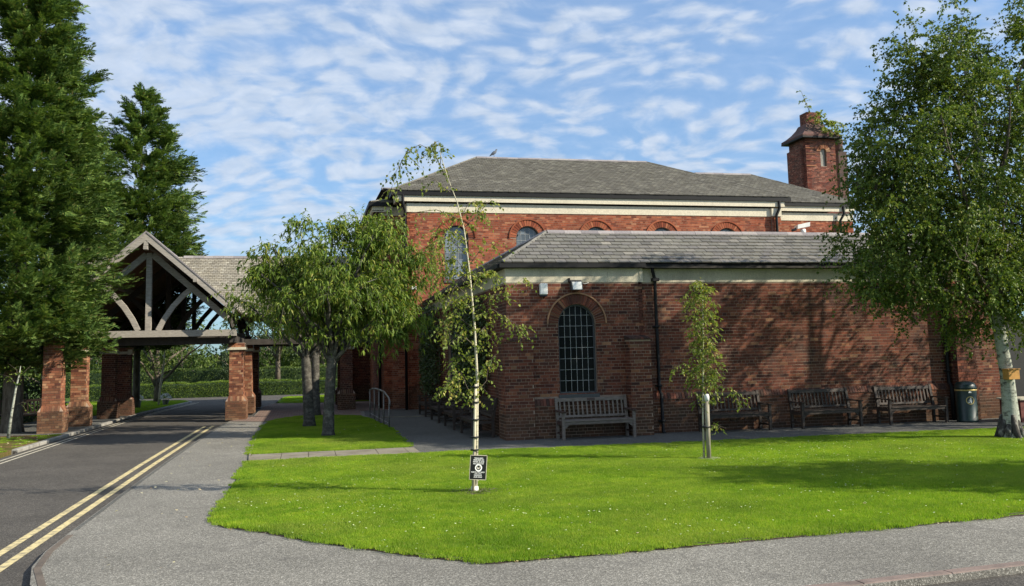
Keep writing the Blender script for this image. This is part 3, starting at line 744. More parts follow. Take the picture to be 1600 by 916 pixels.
# slab path between the two lawns
slabs = sheet('slab_path', [(-1.12, 18.82), (2.34, 18.92), (2.34, 20.16), (-1.16, 20.16)], .006, M_SOIL, .02)
x = -1.10
while x < 2.2:
    w_ = random.choice((.55, .86, .9, .62)); x1 = min(x+w_, 2.33)
    for y0, y1 in ((18.90, 19.50), (19.515, 20.14)):
        MB().prism([(x+.006, y0, .004), (x1-.006, y0+random.uniform(-.004, .004), .004), (x1-.006, y1, .004), (x+.006, y1, .004)], (0, 0, .015+random.uniform(0, .006))).build('paving_slab', M_SLAB, slabs)
    x = x1
sheet('step_edging', [(2.5, 30.9), (4.55, 30.6), (4.55, 30.75), (2.5, 31.05)], .03, M_SLAB, .04)
# painted road lines
def stripe(name, x0, x1, y0, y1, mat, z=-.056, label=None):
    o = MB().add([(x0, y0, z), (x1, y0, z), (x1, y1, z), (x0, y1, z)], [(0, 1, 2, 3)]).build(name, mat); o['kind'] = 'structure'; return o
def line_along(name, pts, off, w_, mat, z=-.056):
    mb = MB()
    for (a, b) in zip(pts[:-1], pts[1:]):
        mb.add([(a[0]+off, a[1], z), (a[0]+off+w_, a[1], z), (b[0]+off+w_, b[1], z), (b[0]+off, b[1], z)], [(0, 1, 2, 3)])
    o = mb.build(name, mat); o['kind'] = 'structure'; return o
yl = [(-2.9, 5), (-2.9, 12), (-2.9, 20), (-2.84, 28), (-2.80, 31)]
line_along('yellow_line', yl, -.14, .10, M_YELLOW); line_along('yellow_line', yl, -.39, .10, M_YELLOW)
ll = [(-6.62, 10), (-6.62, 24), (-6.60, 31), (-6.50, 37), (-6.24, 43), (-5.84, 48), (-5.72, 50)]
line_along('pale_line', ll, .12, .055, M_OFFWHITE); line_along('pale_line', ll, .30, .055, M_OFFWHITE)
MB().prism([(-4.22, 12.2, -.056), (-4.1, 12.2, -.056), (-4.1, 13.75, -.056), (-4.22, 13.75, -.056)], (0, 0, .002)).build('centre_line', M_LETTER)['kind'] = 'structure'

# ================================================================== CLOISTER WING (front)
wing = empty('brick_wing', (8, 21.2, 0), 'low brick wing with slate roof, arched window and pale band along the lawn', 'building')
EAVE = 4.05
PF = 20.98   # pavilion front
MF = 21.12   # main front
# pavilion front wall
popen = [(6.40-4.66, .95, 1.03, 2.70)]
po = (4.66, PF, 0)
bk = MB(); wall_backing(bk, po, X_, nY, 8.10-4.66, 0, 3.70, .32, popen)
wall_backing(bk, (8.10, MF, 0), X_, nY, 17.0-8.10, 0, 3.70, .30, [])
wall_backing(bk, (4.66, 35.2, 0), (0, -1, 0), nX, 35.2-PF-.32, 0, 3.70, .30, [(35.2-29.6, 1.0, 1.2, 2.75), (35.2-25.6, 1.0, 1.2, 2.75)])
wall_backing(bk, (8.10, PF, 0), (0, 1, 0), (1, 0, 0), .15, 0, 3.7, .1, [])
wall_backing(bk, (17.0, 21.05, 0), X_, nY, 1.5, 0, 3.70, .5, [])
wall_backing(bk, (20.0, 21.05, 0), X_, nY, 6, 0, 3.70, .5, [])
bk.build('wall', M_MORTAR, wing)
rest = Pieces()
rows = brick_rows(8.10-4.66, 0, 3.70, popen, 1)
# take out bricks hidden by buttresses / plinth
rows = [r for r in rows if not (r[3] < .98 and r[1] > .5 and r[0] < 2.9)]
rr = piece_objs('brick', M_BRICK, rows, po, X_, Z_, nY, wing, 300, key=lambda r: abs((r[0]+r[1])/2-1.9)+.7*abs((r[2]+r[3])/2-1.9))
rest.add(*piece_boxes(rr, po, X_, Z_, nY))
rest.add(*piece_boxes(brick_rows(17.0-8.10, .9, 3.70, (), 2), (8.10, MF, 0), X_, Z_, nY))
rest.add(*piece_boxes(brick_rows(35.2-PF-.02, 0, 3.70, [(35.2-29.6, 1.0, 1.2, 2.75), (35.2-25.6, 1.0, 1.2, 2.75)], 3), (4.66, 35.2, 0), (0, -1, 0), Z_, nX))
rest.add(*piece_boxes(brick_rows(.15, 0, 3.7, (), 4), (8.10, PF, 0), Y_, Z_, (1, 0, 0)))
rest.add(*piece_boxes(brick_rows(1.5, 0, 3.7, (), 5), (17.0, 21.05, 0), X_, Z_, nY))
rest.add(*piece_boxes(brick_rows(6, 0, 3.7, (), 6), (20.0, 21.05, 0), X_, Z_, nY))
rest.build('bricks', M_BRICK, wing)
# projecting plinth with sloping brick-on-edge course
def plinth(x0, x1, y, zt, parent, seed, slope=.05, band=.15, edge=True):
    MB().box(x0, y-slope+.002, 0, x1, y+.02, zt-band+.002).build('plinth', M_MORTAR, parent)
    p = Pieces(); p.add(*piece_boxes(brick_rows(x1-x0, 0, zt-band, (), seed), (x0, y-slope, 0), X_, Z_, nY)); p.build('plinth_bricks', M_BRICK, parent)
    rows = []; s = 0
    while s < x1-x0-.03: rows.append((s, min(s+.066, x1-x0), zt-band, zt, slope+.026+random.uniform(-.002, .002), .012)); s += .076
    q = Pieces(); q.add(*piece_boxes(rows, (x0, y, 0), X_, Z_, nY)); q.build('plinth_band_bricks', M_BRICK_DARK, parent)
plinth(8.17, 16.76, MF, .97, wing, 21)
plinth(5.27, 7.60, PF, .93, wing, 22, .06, .17)
# buttresses
def buttress(x0, x1, y0, y1, zt, parent, seed, mat=M_BRICK, cap=.12, left=True, right=True):
    MB().box(x0+.002, y0+.002, 0, x1-.002, y1, zt).build('buttress', M_MORTAR, parent)
    p = Pieces(); p.add(*piece_boxes(brick_rows(x1-x0, 0, zt, (), seed), (x0, y0, 0), X_, Z_, nY))
    if left: p.add(*piece_boxes(brick_rows(y1-y0, 0, zt, (), seed+1), (x0, y1, 0), (0, -1, 0), Z_, nX))
    if right: p.add(*piece_boxes(brick_rows(y1-y0, 0, zt, (), seed+2), (x1, y0, 0), Y_, Z_, (1, 0, 0)))
    p.build('buttress_bricks', mat, parent)
    # cap: weathered bricks on edge sloping back to the wall
    c = MB(); s = x0-.02
    while s < x1+.01:
        e = min(s+.07, x1+.02)
        c.add([(s+.003, y0-.03, zt), (e-.003, y0-.03, zt), (e-.003, y1, zt), (s+.003, y1, zt), (s+.003, y0-.03, zt+.05), (e-.003, y0-.03, zt+.05), (e-.003, y1, zt+cap+.03), (s+.003, y1, zt+cap+.03)],
              [(0,3,2,1),(4,5,6,7),(0,1,5,4),(1,2,6,5),(2,3,7,6),(3,0,4,7)]); s += .075
    c.build('buttress_cap', M_BRICK_DARK, parent)
buttress(4.56, 5.26, 20.84, 21.6, 2.30, wing, 31)
buttress(7.60, 8.13, 20.62, 21.2, 2.28, wing, 35)
MB().box(16.80, 20.82, 0, 17.36, 21.4, 3.70).build('pier_core', M_MORTAR, wing)
p = Pieces(); p.add(*piece_boxes(brick_rows(.60, 0, 3.70, (), 41), (16.78, 20.80, 0), X_, Z_, nY)); p.add(*piece_boxes(brick_rows(.5, 0, 3.70, (), 42), (16.78, 21.30, 0), (0, -1, 0), Z_, nX)); p.build('pier_bricks', M_BRICK, wing)
# pale band under the eaves: separate panels with fine joints
def band(x0, x1, y, z0, z1, mat, parent, step=.9, d=.012, axis='x', nrm=-1):
    s = x0
    while s < x1-.05:
        e = min(s+step, x1)
        if axis == 'x': MB().box(s+.002, y-d, z0, e-.002, y+.25, z1).build('band_panel', mat, parent)
        else: MB().box(y-d, s+.002, z0, y+.25, e-.002, z1).build('band_panel', mat, parent)
        s = e
band(4.66, 8.06, PF, 3.70, 4.04, M_STONE, wing, .85, .014)
band(8.07, 17.0, MF, 3.70, 4.04, M_STONE, wing, .9, .014)
band(PF-.01, 35.1, 4.66, 3.70, 4.04, M_STONE, wing, .9, .016, 'y')
band(17.0, 26, 21.05, 3.70, 4.04, M_STONE, wing, 1.5, .014)
MB().box(8.04, PF-.03, 3.70, 8.12, MF, 4.04).build('band_return', M_STONE, wing)
# arch ring, hood, window of the pavilion
voussoirs(po, X_, nY, popen[0][0], 2.70, .475, .475+.235, M_BRICK, wing, .062, .018, as_objs=True)
hood(po, X_, nY, popen[0][0], 2.70, .72, M_BRICK_PIER, wing, .035, .035)
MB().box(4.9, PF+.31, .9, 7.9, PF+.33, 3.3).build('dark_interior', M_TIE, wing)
arched_window(po, X_, nY, popen[0][0], .95, 1.03, 2.70, wing, 6, .262, M_GLASS, M_LEAD, M_FRAME, .12, .045, bw=.006)
for yc in (29.6, 25.6):
    wo = (4.66, 35.2, 0); c = 35.2-yc
    voussoirs(wo, (0, -1, 0), nX, c, 2.75, .5, .73, M_BRICK, wing, .07, .018)
    hood(wo, (0, -1, 0), nX, c, 2.75, .73, M_BRICK, wing, .035, .04)
    arched_window(wo, (0, -1, 0), nX, c, 1.0, 1.2, 2.75, wing, 5, .3, M_GLASS, M_LEAD, M_FRAME, .12, .05, panes=False)
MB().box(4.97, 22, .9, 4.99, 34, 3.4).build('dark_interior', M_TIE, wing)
# roof: front slope, left slope, hip
EY, EX, EZ, RZ_, RW = 20.88, 4.54, 4.18, 5.14, 1.56
sl = math.hypot(RW, RZ_-EZ); wv = (0, RW/sl, (RZ_-EZ)/sl); nv = (0, -(RZ_-EZ)/sl, RW/sl)
wv2 = (RW/sl, 0, (RZ_-EZ)/sl); nv2 = (-(RZ_-EZ)/sl, 0, RW/sl)
ZR = RZ_
rb = MB()
rb.add([(EX, EY, EZ), (26, EY, EZ), (26, EY+RW, ZR), (EX+RW, EY+RW, ZR), (EX+RW, EY+2*RW, ZR-.0), (26, EY+2*RW, EZ), (EX+2*RW, EY+2*RW, EZ), (EX, 35.0, EZ), (EX+RW, 35.0, ZR), (EX+2*RW, 35.0, EZ)],
       [(0, 1, 2, 3), (3, 2, 5, 6), (0, 3, 8, 7), (3, 6, 9, 8)])
rb.build('roof', M_SLATE_BACK, wing)
LT = sl
rows = slate_rows(26-EX, LT, .205, .27, left=lambda t: t*RW/LT, seed=5)
rows = [r for r in rows if r[0] < 17]
ro = (EX, EY, EZ)
rr = piece_objs('slate', M_SLATE, rows, ro, X_, wv, nv, wing, 300, key=lambda r: r[0])
p = Pieces(); p.add(*piece_boxes(rr, ro, X_, wv, nv))
rows = slate_rows(35-EY, LT, .205, .27, left=lambda t: t*RW/LT, seed=6)
p.add(*piece_boxes(rows, ro, Y_, wv2, nv2))
p.build('slates', M_SLATE, wing)
# ridge and hip tiles
def ridge_run(a, b, parent, mat, length=.46, w_=.13, drop=.07, name='ridge_tile', stuff=False):
    a = Vector(a); b = Vector(b); d = (b-a); L_ = d.length; d.normalize(); sd_ = d.cross(Vector((0, 0, 1))).normalized(); st = MB()
    k = int(L_/length)+1
    for i in range(k):
        p, q = a+d*(L_*i/k+.003), a+d*(L_*(i+1)/k-.003); j = random.uniform(-.004, .006)
        vs = []
        for e in (p, q):
            for s_, z_ in ((-w_, -drop), (-w_*.35, .012), (w_*.35, .012), (w_, -drop)): vs.append(e+sd_*s_+Vector((0, 0, z_+j+.03)))
            for s_, z_ in ((w_, -drop-.02), (0, -.02), (-w_, -drop-.02)): vs.append(e+sd_*s_+Vector((0, 0, z_+j+.03)))
        fs = [tuple(range(7)), tuple(range(13, 6, -1))]+[(m_, (m_+1) % 7, 7+(m_+1) % 7, 7+m_) for m_ in range(7)]
        if stuff: st.add(vs, fs)
        else: MB().add(vs, fs).build(name, mat, parent)
    if stuff: st.build(name+'s', mat, parent)
ridge_run((EX+RW, EY+RW, ZR), (17.5, EY+RW, ZR), wing, M_RIDGE)
ridge_run((EX+RW, EY+RW, ZR), (EX+RW, 34.9, ZR), wing, M_RIDGE, stuff=True)
ridge_run((EX+.02, EY+.02, EZ+.02), (EX+RW, EY+RW, ZR), wing, M_SLATE, .3, .05, .03, 'hip_tile')
# gutters and soffits
def gutter(pts, parent, w_=.11, h=.10, name='gutter'):
    mb = MB()
    for a, b in zip(pts[:-1], pts[1:]): mb.bar(a, b, w_, h)
    return mb.build(name, M_GUTTER, parent)
gutter([(EX-.06, EY-.02, 4.10), (8.16, EY-.02, 4.10)], wing); gutter([(8.18, EY+.08, 4.095), (26, EY+.08, 4.095)], wing)
gutter([(EX-.05, EY-.0, 4.10), (EX-.05, 35.1, 4.10)], wing)
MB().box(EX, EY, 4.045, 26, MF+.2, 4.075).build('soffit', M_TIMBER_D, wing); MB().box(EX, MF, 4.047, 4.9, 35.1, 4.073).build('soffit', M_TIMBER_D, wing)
def downpipe(pts, parent, r=.042, collars=(), name='downpipe', mat=None):
    mb = MB(); mb.tube(pts, r, 10)
    for z, x, y in collars:
        mb.tube([(x, y, z-.03), (x, y, z+.03)], r*1.35, 10); mb.box(x-r*2, y+.01, z-.02, x+r*2, y+r*1.6, z+.02)
    return mb.build(name, mat or M_GUTTER, parent)
dpy = MF-.08
dp = downpipe([(8.38, EY+.06, 4.06), (8.39, EY+.08, 3.98), (8.46, dpy-.02, 3.80), (8.47, dpy, 3.7), (8.48, dpy, 1.05), (8.50, dpy-.06, .93), (8.51, dpy-.06, .05), (8.52, dpy-.14, .0)], wing, .042,
         [(2.6, 8.475, dpy), (1.15, 8.48, dpy), (.3, 8.505, dpy-.06)])
MB().box(8.39, dpy-.08, 3.72, 8.56, dpy+.06, 3.80).build('hopper', M_GUTTER, wing)
downpipe([(16.62, EY+.06, 4.06), (16.66, dpy, 3.8), (16.67, dpy, 1.0), (16.69, dpy-.06, .9), (16.69, dpy-.06, 0)], wing, .045, [(2.6, 16.67, dpy), (1.3, 16.67, dpy)])

# ================================================================== HALL (behind)
hall = empty('brick_hall', (12, 36, 0), 'tall red brick hall with hipped slate roof and round arched windows behind the low wing', 'building')
HF = 35.2
wins = [(x_-3.9, .98, 5.0, 6.70) for x_ in (5.85, 8.78, 11.70, 14.60, 17.55)]
bk = MB()
wall_backing(bk, (3.9, HF, 0), X_, nY, 20.05-3.9, 0, 7.70, .35, wins)
wall_backing(bk, (20.05, HF+1.0, 0), X_, nY, 24.3-20.05, 0, 7.70, .35)
wall_backing(bk, (20.05, HF, 0), Y_, (1, 0, 0), 1.0, 0, 7.7, .3)
wall_backing(bk, (3.9, HF+1.0, 0), (0, -1, 0), nX, 1.0, 0, 7.70, .3)
wall_backing(bk, (3.05, HF+1.0, 0), X_, nY, .85, 0, 7.70, .3)
wall_backing(bk, (3.05, 47, 0), (0, -1, 0), nX, 47-HF-1.0, 0, 7.70, .3)
wall_backing(bk, (24.3, HF+1.0, 0), Y_, (1, 0, 0), 10.8, 0, 7.70, .3)
bk.build('wall', M_MORTAR, hall)
p = Pieces()
front = brick_rows(20.05-3.9, 0, 7.70, wins, 51)
front = [r for r in front if r[3] > 3.5 or r[0] < .7]
p.add(*piece_boxes(front, (3.9, HF, 0), X_, Z_, nY))
p.add(*piece_boxes([r for r in brick_rows(24.3-20.05, 5.0, 7.70, (), 52)], (20.05, HF+1.0, 0), X_, Z_, nY))
p.add(*piece_boxes(brick_rows(1.0, 0, 7.70, (), 53), (3.9, HF+1.0, 0), (0, -1, 0), Z_, nX))
p.add(*piece_boxes(brick_rows(.85, 0, 7.70, (), 54), (3.05, HF+1.0, 0), X_, Z_, nY))
p.add(*piece_boxes(brick_rows(47-HF-1.0, 0, 7.70, (), 55), (3.05, 47, 0), (0, -1, 0), Z_, nX))
p.add(*piece_boxes(brick_rows(.42, 4.5, 7.70, (), 56), (19.64, HF-.10, 0), X_, Z_, nY))
p.build('bricks', M_BRICK_HALL, hall)
MB().box(19.645, HF-.098, 4.4, 20.055, HF+.05, 7.70).build('corner_pilaster', M_MORTAR, hall)
for (c, w_, zb, zs) in wins:
    voussoirs((3.9, HF, 0), X_, nY, c, zs, w_/2, w_/2+.26, M_BRICK_HALL, hall, .10, .02)
    hood((3.9, HF, 0), X_, nY, c, zs, w_/2+.25, M_BRICK_HALL, hall, .05, .05)
    arched_window((3.9, HF, 0), X_, nY, c, w_, zb, zs, hall, 5, .26, M_GLASS_H, M_LEAD, M_FRAME, .14, .05, panes=False, bw=.010)
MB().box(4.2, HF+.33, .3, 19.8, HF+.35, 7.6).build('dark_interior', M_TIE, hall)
for x0, x1, y in ((3.9, 20.05, HF), (20.05, 24.3, HF+1.0), (3.05, 3.9, HF+1.0)):
    band(x0, x1, y, 7.70, 8.05, M_STONE_HALL, hall, 2.2, .03)
band(HF+1, 47, 3.05, 7.70, 8.05, M_STONE_HALL, hall, 2.2, .03, 'y')
band(HF-.02, HF+1, 3.9, 7.70, 8.05, M_STONE_HALL, hall, 2.2, .03, 'y')
MB().box(19.62, HF-.14, 7.70, 20.08, HF, 8.04).build('band_panel', M_STONE_HALL, hall)
# boxed eaves: pale fascia, dark gutter
def eaves(x0, x1, y, yb, z, parent):
    MB().box(x0, y, z-.0, x1, y+.06, z+.23).build('fascia', M_STONE_HALL, parent)
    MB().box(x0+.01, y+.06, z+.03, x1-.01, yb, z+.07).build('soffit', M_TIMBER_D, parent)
HE = 8.44
eaves(3.50, 20.2, HF-.17, HF, 8.11, hall); gutter([(3.30, HF-.19, 8.435), (20.52, HF-.19, 8.435)], hall, .10, .18)
MB().box(3.44, HF-.13, 8.12, 3.50, HF+.8, 8.35).build('fascia', M_STONE_HALL, hall); gutter([(3.34, HF-.26, 8.433), (3.34, HF+.8, 8.433)], hall, .14, .178)
MB().box(3.50, HF+.0, 8.13, 3.9, HF+1, 8.17).build('soffit', M_TIMBER_D, hall)
eaves(20.3, 24.3, HF+.84, HF+1, 8.11, hall); gutter([(20.2, HF+.81, 8.42), (24.5, HF+.81, 8.42)], hall, .10, .17)
MB().box(20.2, HF-.13, 8.12, 20.26, HF+.86, 8.35).build('fascia', M_STONE_HALL, hall)
eaves(2.66, 3.40, HF+.78, HF+1, 7.82, hall); gutter([(2.5, HF+.70, 8.12), (3.3, HF+.70, 8.12)], hall, .14, .16)
MB().box(2.60, HF+.78, 7.82, 2.66, 47, 8.05).build('fascia', M_STONE_HALL, hall); gutter([(2.52, HF+.62, 8.12), (2.52, 47, 8.12)], hall, .14, .16)
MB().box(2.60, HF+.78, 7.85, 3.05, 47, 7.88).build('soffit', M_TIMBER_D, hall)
def hip_roof(x0, x1, y0, y1, ze, zr, parent, mat, expo, wd, seed, faces=('S', 'W', 'E'), th=.014, hx=None):
    h = (y1-y0)/2; ym = (y0+y1)/2; h0, h1 = hx or (h, h); A = [(x0, y0, ze), (x1, y0, ze), (x1, y1, ze), (x0, y1, ze), (x0+h0, ym, zr), (x1-h1, ym, zr)]
    MB().add(A, [(0, 1, 5, 4), (1, 2, 5), (2, 3, 4, 5), (3, 0, 4)]).build('roof', M_SLATE_BACK, parent)
    sl_ = math.hypot(h, zr-ze); c, s_ = h/sl_, (zr-ze)/sl_; p = Pieces()
    if 'S' in faces:
        p.add(*piece_boxes(slate_rows(x1-x0, sl_, expo, wd, lambda t: t/sl_*h0, lambda t: (x1-x0)-t/sl_*h1, seed, th), (x0, y0, ze), X_, (0, c, s_), (0, -s_, c)))
    for f_, hh, sg in (('W', h0, 1), ('E', h1, -1)):
        if f_ in faces:
            ls = math.hypot(hh, zr-ze); cw, sw = hh/ls, (zr-ze)/ls
            fn = lambda t: t/ls*h
            rws = slate_rows(y1-y0, ls, expo, wd, fn, lambda t: (y1-y0)-t/ls*h, seed+3+sg, th)
            if sg > 0: p.add(*piece_boxes(rws, (x0, y1, ze), (0, -1, 0), (cw, 0, sw), (-sw, 0, cw)))
            else: p.add(*piece_boxes(rws, (x1, y0, ze), Y_, (-cw, 0, sw), (sw, 0, cw)))
    p.build('slates', mat, parent)
    ridge_run(A[4], A[5], parent, M_RIDGE, .5, .14, .07, stuff=True)
    for a, b in ((0, 4), (1, 5)): ridge_run(A[a], A[b], parent, M_SLATE_HALL, .35, .05, .02, name='hip_tile', stuff=True)
hip_roof(3.26, 20.46, HF-.25, HF+8.15, 8.54, 10.86, hall, M_SLATE_HALL, .155, .215, 61, hx=(4.2, 4.9))
hip_roof(14.5, 24.55, HF+.75, HF+8.25, 8.50, 10.50, hall, M_SLATE_HALL, .155, .215, 71, ('S', 'E'), hx=(3.75, 3.4))
hip_roof(2.5, 9, HF+.65, 47, 8.20, 9.8, hall, M_SLATE_HALL, .22, .3, 81, ('S', 'W'))
downpipe([(19.96, HF-.20, 8.36), (19.96, HF-.22, 8.05), (19.80, HF-.20, 7.72), (19.80, HF-.19, 7.5), (19.80, HF-.19, 4.4)], hall, .06)
downpipe([(23.72, HF+.80, 8.36), (23.72, HF+.78, 8.0), (23.56, HF+.86, 7.7), (23.56, HF+.9, 4.4)], hall, .06)
downpipe([(3.72, HF-.20, 8.36), (3.72, HF-.22, 8.0), (3.80, HF-.1, 7.75), (3.80, HF-.1, 0)], hall, .055)
downpipe([(3.12, 37.2, 8.0), (2.96, 37.2, 7.7), (2.96, 37.2, 0)], hall, .055)
# wall-plinth on the shaded left side and a lower porch projecting there
MB().box(1.95, 44.4, 0, 3.04, 47, 3.6).build('porch_core', M_MORTAR, hall)
p = Pieces(); p.add(*piece_boxes(brick_rows(1.09, 0, 3.6, (), 91), (1.95, 44.39, 0), X_, Z_, nY)); p.add(*piece_boxes(brick_rows(2.6, 0, 3.6, (), 92), (1.94, 47, 0), (0, -1, 0), Z_, nX)); p.build('porch_bricks', M_BRICK, hall)
downpipe([(2.1, 44.2, 3.5), (2.12, 44.2, .25), (2.3, 44.1, .12)], hall, .10, name='white_downpipe', mat=M_WHITE)

# ================================================================== CHIMNEY TOWER
CY0 = 50.0
ch = empty('chimney_tower', (31, CY0, 0), 'square brick chimney tower with flared cap and weeds, rising behind the hall roof', 'tower')
cx0, cx1 = 30.55, 32.62; cd = 1.95
slots = [(1.22, .42, 13.37, 14.30)]
bk = MB(); wall_backing(bk, (cx0, CY0, 0), X_, nY, cx1-cx0, 8, 15.25, .3, slots)
wall_backing(bk, (cx0, CY0+cd, 0), (0, -1, 0), nX, cd, 8, 15.25, .3, [(1.0, .42, 13.40, 14.20)])
bk.box(cx1-.2, CY0+.02, 8, cx1, CY0+cd, 15.25); bk.box(cx0+.3, CY0+.3, 8, cx1-.2, CY0+cd-.1, 15.2)
bk.build('wall', M_MORTAR, ch)
p = Pieces(); p.add(*piece_boxes(brick_rows(cx1-cx0, 10.2, 15.25, slots, 101), (cx0, CY0, 0), X_, Z_, nY))
p.add(*piece_boxes(brick_rows(cd, 10.2, 15.25, [(1.0, .42, 13.40, 14.20)], 102), (cx0, CY0+cd, 0), (0, -1, 0), Z_, nX)); p.build('bricks', M_BRICK_CHIM, ch)
voussoirs((cx0, CY0, 0), X_, nY, 1.22, 14.30, .21, .48, M_BRICK_PIER, ch, .12, .03); voussoirs((cx0, CY0+cd, 0), (0, -1, 0), nX, 1.0, 14.20, .21, .48, M_BRICK_CHIM, ch, .12, .03)
for k in range(5):
    for a_, b_ in ((cx0-.01, cx0+.68), (cx0+1.76, cx1)): MB().box(a_, CY0-.03, 13.35+k*.38, b_, CY0+.0, 13.42+k*.38).build('string_course', M_BRICK_PIER, ch)
MB().box(cx0+.95, CY0+.10, 13.3, cx0+1.36, CY0+.14, 14.6).build('louvre', M_CONC, ch)
# shoulders on the left face and the stepped outline
MB().box(cx0-.18, CY0+.35, 8, cx0-.012, CY0+cd, 14.6).build('side_shoulder', M_MORTAR, ch)
p = Pieces(); p.add(*piece_boxes(brick_rows(cd-.35, 10.2, 14.6, (), 106), (cx0-.18, CY0+cd, 0), (0, -1, 0), Z_, nX)); p.add(*piece_boxes(brick_rows(.17, 10.2, 14.6, (), 107), (cx0-.18, CY0+.35, 0), X_, Z_, nY)); p.build('shoulder_bricks', M_BRICK_CHIM, ch)
def frustum(x0, x1, y0, y1, z0, a0, a1, b0, b1, z1):
    return [(x0,y0,z0),(x1,y0,z0),(x1,y1,z0),(x0,y1,z0),(a0,b0,z1),(a1,b0,z1),(a1,b1,z1),(a0,b1,z1)]
FB = [(0,3,2,1),(4,5,6,7),(0,1,5,4),(1,2,6,5),(2,3,7,6),(3,0,4,7)]
cap = MB(); ov = .34
cap.add(frustum(cx0-ov, cx1+ov, CY0-ov, CY0+cd+ov, 15.22, cx0-ov, cx1+ov, CY0-ov, CY0+cd+ov, 15.34), FB)
steps = [(ov, 15.34), (.10, 15.50), (-.14, 15.72), (-.34, 15.98), (-.46, 16.22)]
for (o0, z0), (o1, z1) in zip(steps[:-1], steps[1:]):
    cap.add(frustum(cx0-o0, cx1+o0, CY0-o0, CY0+cd+o0, z0, cx0-o1, cx1+o1, CY0-o1, CY0+cd+o1, z1), FB)
cap.build('flared_cap', M_CAP, ch)
MB().box(cx0-ov-.01, CY0-ov-.01, 15.12, cx1+ov+.01, CY0+cd+ov, 15.22).build('cap_edge', M_GUTTER, ch)
a = .56
MB().box(cx0+a, CY0+a, 16.2, cx1-a, CY0+cd-a, 17.0).build('chimney_pot_core', M_MORTAR, ch)
p = Pieces(); p.add(*piece_boxes(brick_rows(cx1-cx0-2*a, 16.2, 17.0, (), 103), (cx0+a, CY0+a, 0), X_, Z_, nY)); p.add(*piece_boxes(brick_rows(cd-2*a, 16.2, 17.0, (), 104), (cx0+a, CY0+cd-a, 0), (0, -1, 0), Z_, nX)); p.build('top_bricks', M_BRICK_CHIM, ch)
ch2 = MB().lathe([(.28, 0), (.30, .3), (.26, .55), (.32, .62), (.30, .9), (.2, 1.0)], 12, (cx1+1.3, CY0+1.6, 14.6)).box(cx1+1.0, CY0+1.2, 9, cx1+1.6, CY0+2.0, 14.65).build('rear_stack', M_CAP, ch)

# ================================================================== TIMBER PORTICO
port = empty('timber_portico', (-5, 34, 0), 'open timber gabled portico on brick piers spanning the drive', 'portico')
PX, PZ, HWD = -5.15, 6.30, 2.82; EZP = 3.78
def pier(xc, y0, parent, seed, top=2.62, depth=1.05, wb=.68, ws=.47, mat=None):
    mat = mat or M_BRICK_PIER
    """brick pier: wide base, chamfer, shaft, stone cap"""
    r = MB().box(xc-wb/2+.004, y0+.004, 0, xc+wb/2-.004, y0+depth-.004, .64)
    i = (wb-ws)/2
    r.add(frustum(xc-wb/2, xc+wb/2, y0, y0+depth, .64, xc-ws/2, xc+ws/2, y0+i, y0+depth-i, .80), FB)
    r.box(xc-ws/2+.004, y0+i+.004, .80, xc+ws/2-.004, y0+depth-i-.004, top)
    core = r.build('pier', M_MORTAR, parent)
    p = Pieces(); rb = brick_rows(wb, 0, .64, (), seed, proud=.006); rs_ = brick_rows(ws, .80, top-.22, (), seed+1, proud=.006)
    rd = brick_rows(depth, 0, .64, (), seed+2, proud=.006); rsd = brick_rows(depth-2*i, .80, top-.22, (), seed+3, proud=.006)
    up = lambda R: [(a, b, c, d, e+.004, f+.004) for a, b, c, d, e, f in R]
    p.add(*piece_boxes(rb, (xc-wb/2, y0, 0), X_, Z_, nY)); p.add(*piece_boxes(rs_, (xc-ws/2, y0+i, 0), X_, Z_, nY))
    p.add(*piece_boxes(rd, (xc+wb/2, y0, 0), Y_, Z_, (1, 0, 0))); p.add(*piece_boxes(rsd, (xc+ws/2, y0+i, 0), Y_, Z_, (1, 0, 0)))
    p.add(*piece_boxes(rd, (xc-wb/2, y0+depth, 0), (0, -1, 0), Z_, nX)); p.add(*piece_boxes(rsd, (xc-ws/2, y0+depth-i, 0), (0, -1, 0), Z_, nX))
    # chamfer course
    k = int(wb/.075); rows = [(j*wb/k+.004, (j+1)*wb/k-.004, 0, .17, .012, .012) for j in range(k)]
    ln = math.hypot(i, .16); p.add(*piece_boxes([(a, b, 0, ln, .008, .008) for a, b, *_ in rows[1:-1]], (xc-wb/2, y0, .64), X_, (0, i/ln, .16/ln), (0, -.16/ln, i/ln)))
    k = int(depth/.075); p.add(*piece_boxes([(j*depth/k+.004, (j+1)*depth/k-.004, 0, ln, .008, .008) for j in range(1, k-1)], (xc+wb/2, y0, .64), Y_, (-i/ln, 0, .16/ln), (.16/ln, 0, i/ln)))
    p.build('pier_bricks', mat, core)
    MB().box(xc-ws/2-.07, y0+i-.07, top-.22, xc+ws/2+.07, y0+depth-i+.07, top-.13).build('cap_stone', M_STONE, core)
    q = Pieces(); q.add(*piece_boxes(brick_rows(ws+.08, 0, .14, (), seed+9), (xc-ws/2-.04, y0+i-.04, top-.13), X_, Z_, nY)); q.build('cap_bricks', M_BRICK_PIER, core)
    MB().box(xc-ws/2-.035, y0+i-.035, top-.13, xc+ws/2+.035, y0+depth-i+.035, top+.02).build('cap_core', M_MORTAR, core)
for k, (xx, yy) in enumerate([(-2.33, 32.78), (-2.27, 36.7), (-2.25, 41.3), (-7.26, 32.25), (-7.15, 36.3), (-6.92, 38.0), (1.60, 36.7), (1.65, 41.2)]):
    pier(xx, yy, port, 200+k*11, depth=1.05 if k < 3 else .62, mat=M_BRICK_PIER if k in (0, 1, 3) else M_BRICK)  # same brick; piers in shade take the darker copy, shade in its colour
pf = empty('brick_pier', (-7.36, 29.4, 0), 'sunlit freestanding brick pier half under the tall conifer at the drive edge', 'pier')
pier(-7.36, 29.42, pf, 400, 3.0, .70, .68, .50)

